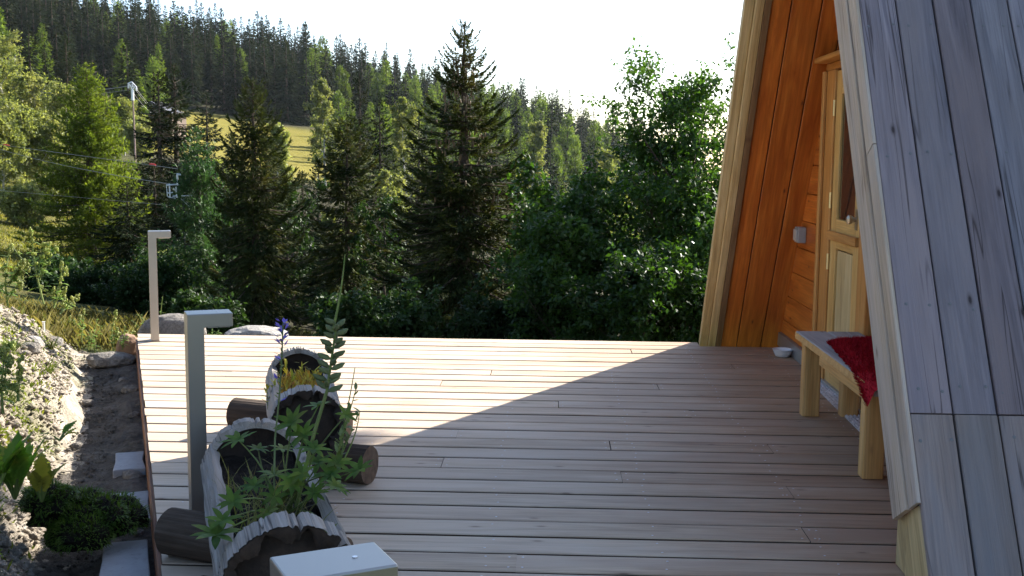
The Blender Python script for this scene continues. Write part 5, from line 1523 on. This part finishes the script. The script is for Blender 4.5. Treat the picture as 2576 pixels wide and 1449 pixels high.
# ------------------------------------------------------------------ power pole, lift frame, cables
M_WHITE = plain("galvanised_white", (.72, .74, .76), .4, .3)
M_POLE = plain("pole_wood", (.30, .21, .17), .8, var=.2)
dpole = 80.0
def atd(px, py, d): return at(px, py, d)
pb = atd(388, 330, dpole); pb = atd(390*0 + 338, 330, dpole)
pt_ = atd(333, 226, dpole)
pe = empty("power_pole", (pb.x, pb.y, pb.z - 3.5), "wooden power pole with white V-shaped insulator head above the trees", "power pole")
MB().tube([(pb.x, pb.y, pb.z - 3.5), pb, pt_], [.065, .06, .05], 8).build("pole", M_POLE, pe)
hd = MB(); apex = atd(331.5, 206, dpole); le = atd(321, 211, dpole); re_ = atd(344, 219, dpole)
hd.tube([le, apex], .05, 5); hd.tube([apex, re_], .035, 5)
hd.tube([pt_, atd(326, 212, dpole)], .035, 5); hd.tube([pt_, atd(340, 216, dpole)], .035, 5); hd.tube([pt_ + Vector((0, 0, -.7)), pt_], [.11, .10], 8)
hd.build("cross_arm", M_WHITE, pe)
M_INS = plain("insulator_glaze", (.75, .75, .74), .25)
ins = [atd(323, 217, dpole), atd(333, 214, dpole), atd(343, 223, dpole)]
for q in ins:
    MB().lathe([(.015, -.15), (.08, -.12), (.04, -.06), (.085, -.01), (.04, .04), (.07, .08), (.015, .13)], 10, q).build("insulator", M_INS, pe)
M_CABLE = plain("cable_steel", (.22, .22, .22), .5, .5)
def cable(a, b, sag, r, label, group=None, n=18, name="cable", mat=None):
    a, b = Vector(a), Vector(b)
    pts = [a.lerp(b, i/n) + Vector((0, 0, -sag*4*(i/n)*(1-i/n))) for i in range(n+1)]
    o = MB().tube(pts, r, 5).build(name, mat or M_CABLE)
    return tag(o, label, "cable", group)
for i, q in enumerate(ins):
    cable(q, atd(400 + i*12, 292 + i*3, 170), .5, .016, ["power line from the left insulator running right", "power line from the middle insulator running right", "power line from the right insulator running right"][i], "power lines", name="power_line")
    cable(q, atd(-160, 190 + i*6, 100), .8, .014, ["power line from the left insulator running left", "power line from the middle insulator running left", "power line from the right insulator running left"][i], "power lines", name="power_line")
# chairlift cables and frame
c1 = cable(atd(-60, 356, 40), atd(560, 440, 19.5), .0, .006, "upper lift cable with red markers crossing the left trees", "lift cables", name="lift_cable")
c2 = cable(atd(-60, 356, 42), atd(448, 466, 19.7), .12, .006, "middle lift cable running to the white frame", "lift cables", name="lift_cable")
c3 = cable(atd(-60, 474, 40), atd(420, 516, 24), .0, .005, "lowest lift cable above the grass slope", "lift cables", name="lift_cable")
M_REDM = plain("marker_red", (.60, .03, .02), .5)
for px, py, d, lab in ((384, 414, 25.0, "red marker sleeve on the upper lift cable near the young larch"), (16, 365, 36.6, "red marker sleeve on the upper lift cable at the left edge")):
    q = atd(px, py, d); a0 = atd(px-7, py-1, d*1.003); 
    o = MB().tube([a0, q, atd(px+7, py+1, d*.997)], [.02, .024, .02], 8).build("cable_marker", M_REDM); tag(o, lab, "marker", "red cable markers")
fe = empty("lift_platform", tuple(atd(450, 520, 19.6)), "white metal lift platform frame half hidden behind the young larch", "lift frame")
D = 19.6
def fb(name, pts, r): MB().tube([atd(px, py, D + dd) for px, py, dd in pts], r, 6).build(name, M_WHITE, fe)
fb("rail", [(418, 466, 0), (456, 463, .0)], 0.0132); fb("rail", [(424, 464, .5), (462, 466, .5)], 0.0132)
fb("post", [(419, 466, 0), (421, 494, 0)], 0.0072); fb("post", [(426, 466, 0), (428, 498, 0)], 0.0132); fb("post", [(443, 470, 0), (445, 497, 0)], 0.0132); fb("post", [(462, 466, .5), (463, 494, .5)], 0.0120)
fb("rail", [(421, 486, 0), (435, 484, 0)], 0.0108); fb("rail", [(434, 494, 0), (452, 492, 0)], 0.0120); fb("rail", [(422, 495, 0), (442, 499, 0)], 0.0084); fb("brace", [(436, 473, 0), (444, 483, 0)], 0.0096)
MB().add([atd(452, 492, D), atd(484, 490, D), atd(484, 500, D+.4), atd(456, 500, D+.4), atd(452, 494, D), atd(484, 493, D), atd(484, 503, D+.4), atd(456, 503, D+.4)], [(0,1,2,3),(7,6,5,4),(0,4,5,1),(1,5,6,2),(2,6,7,3),(3,7,4,0)]).build("platform", M_WHITE, fe)
fb("ladder", [(456, 500, 0), (478, 521, 0)], 0.0120); fb("ladder", [(462, 500, 0), (482, 519, 0)], 0.0084); fb("mast", [(446, 440, 0), (447, 466, 0)], .018); fb("lamp_arm", [(444, 438, 0), (455, 440, 0)], .018); MB().tube([atd(462, 502, D + .3), atd(464, 640, D + .3)], .022, 6).build("mast", plain("mast_steel", (.05, .06, .05), .7, .1), fe)
# far chalet roof between birches
ce = atd(376, 290, 135)
ch_ = empty("chalet", (ce.x, ce.y, ce.z - 3), "dark-roofed chalet mostly hidden behind the birch by the power pole", "chalet")
MB().box(ce.x - 1.6, ce.x + 2.6, ce.y, ce.y + 5, ce.z - 3, ce.z + .1).build("wall", plain("chalet_wall", (.10, .07, .05), .9), ch_)
MB().add([(ce.x - 2.0, ce.y - .4, ce.z + .1), (ce.x + 3.0, ce.y - .4, ce.z + .1), (ce.x + 3.0, ce.y + 5.4, ce.z + .1), (ce.x - 2.0, ce.y + 5.4, ce.z + .1), (ce.x + .3, ce.y - .4, ce.z + 1.6), (ce.x + .3, ce.y + 5.4, ce.z + 1.6)], [(0, 1, 4), (1, 2, 5, 4), (2, 3, 5), (3, 0, 4, 5), (3, 2, 1, 0)]).build("roof", plain("chalet_roof", (.04, .045, .06), .7), ch_)
# little survey peg on the bank
X, Y = st(.60, 4.05); z = float(surf_z(X, Y))
tag(MB().tube([(X, Y, z - .05), (X, Y, z + .12), (X, Y, z + .125)], [.009, .009, .014], 6).build("peg", plain("peg_white", (.7, .68, .62), .6)), "small white peg stuck in the end of the bank", "peg")
# ------------------------------------------------------------------ thin mountain haze
hz = MB().box(-420, 420, -70, 700, -60, 75).build("haze", None)
hm = bpy.data.materials.new("haze_air"); hm.use_nodes = True
ht = hm.node_tree; ht.nodes.clear()
ho = ht.nodes.new("ShaderNodeOutputMaterial"); hv = ht.nodes.new("ShaderNodeVolumePrincipled")
hv.inputs["Color"].default_value = (.78, .87, 1.0, 1); hv.inputs["Density"].default_value = .00006; hv.inputs["Anisotropy"].default_value = .35
ht.links.new(hv.outputs[0], ho.inputs["Volume"])
hz.data.materials.append(hm)
tag(hz, "thin bluish haze in front of the far hillside", "haze", kind="stuff")
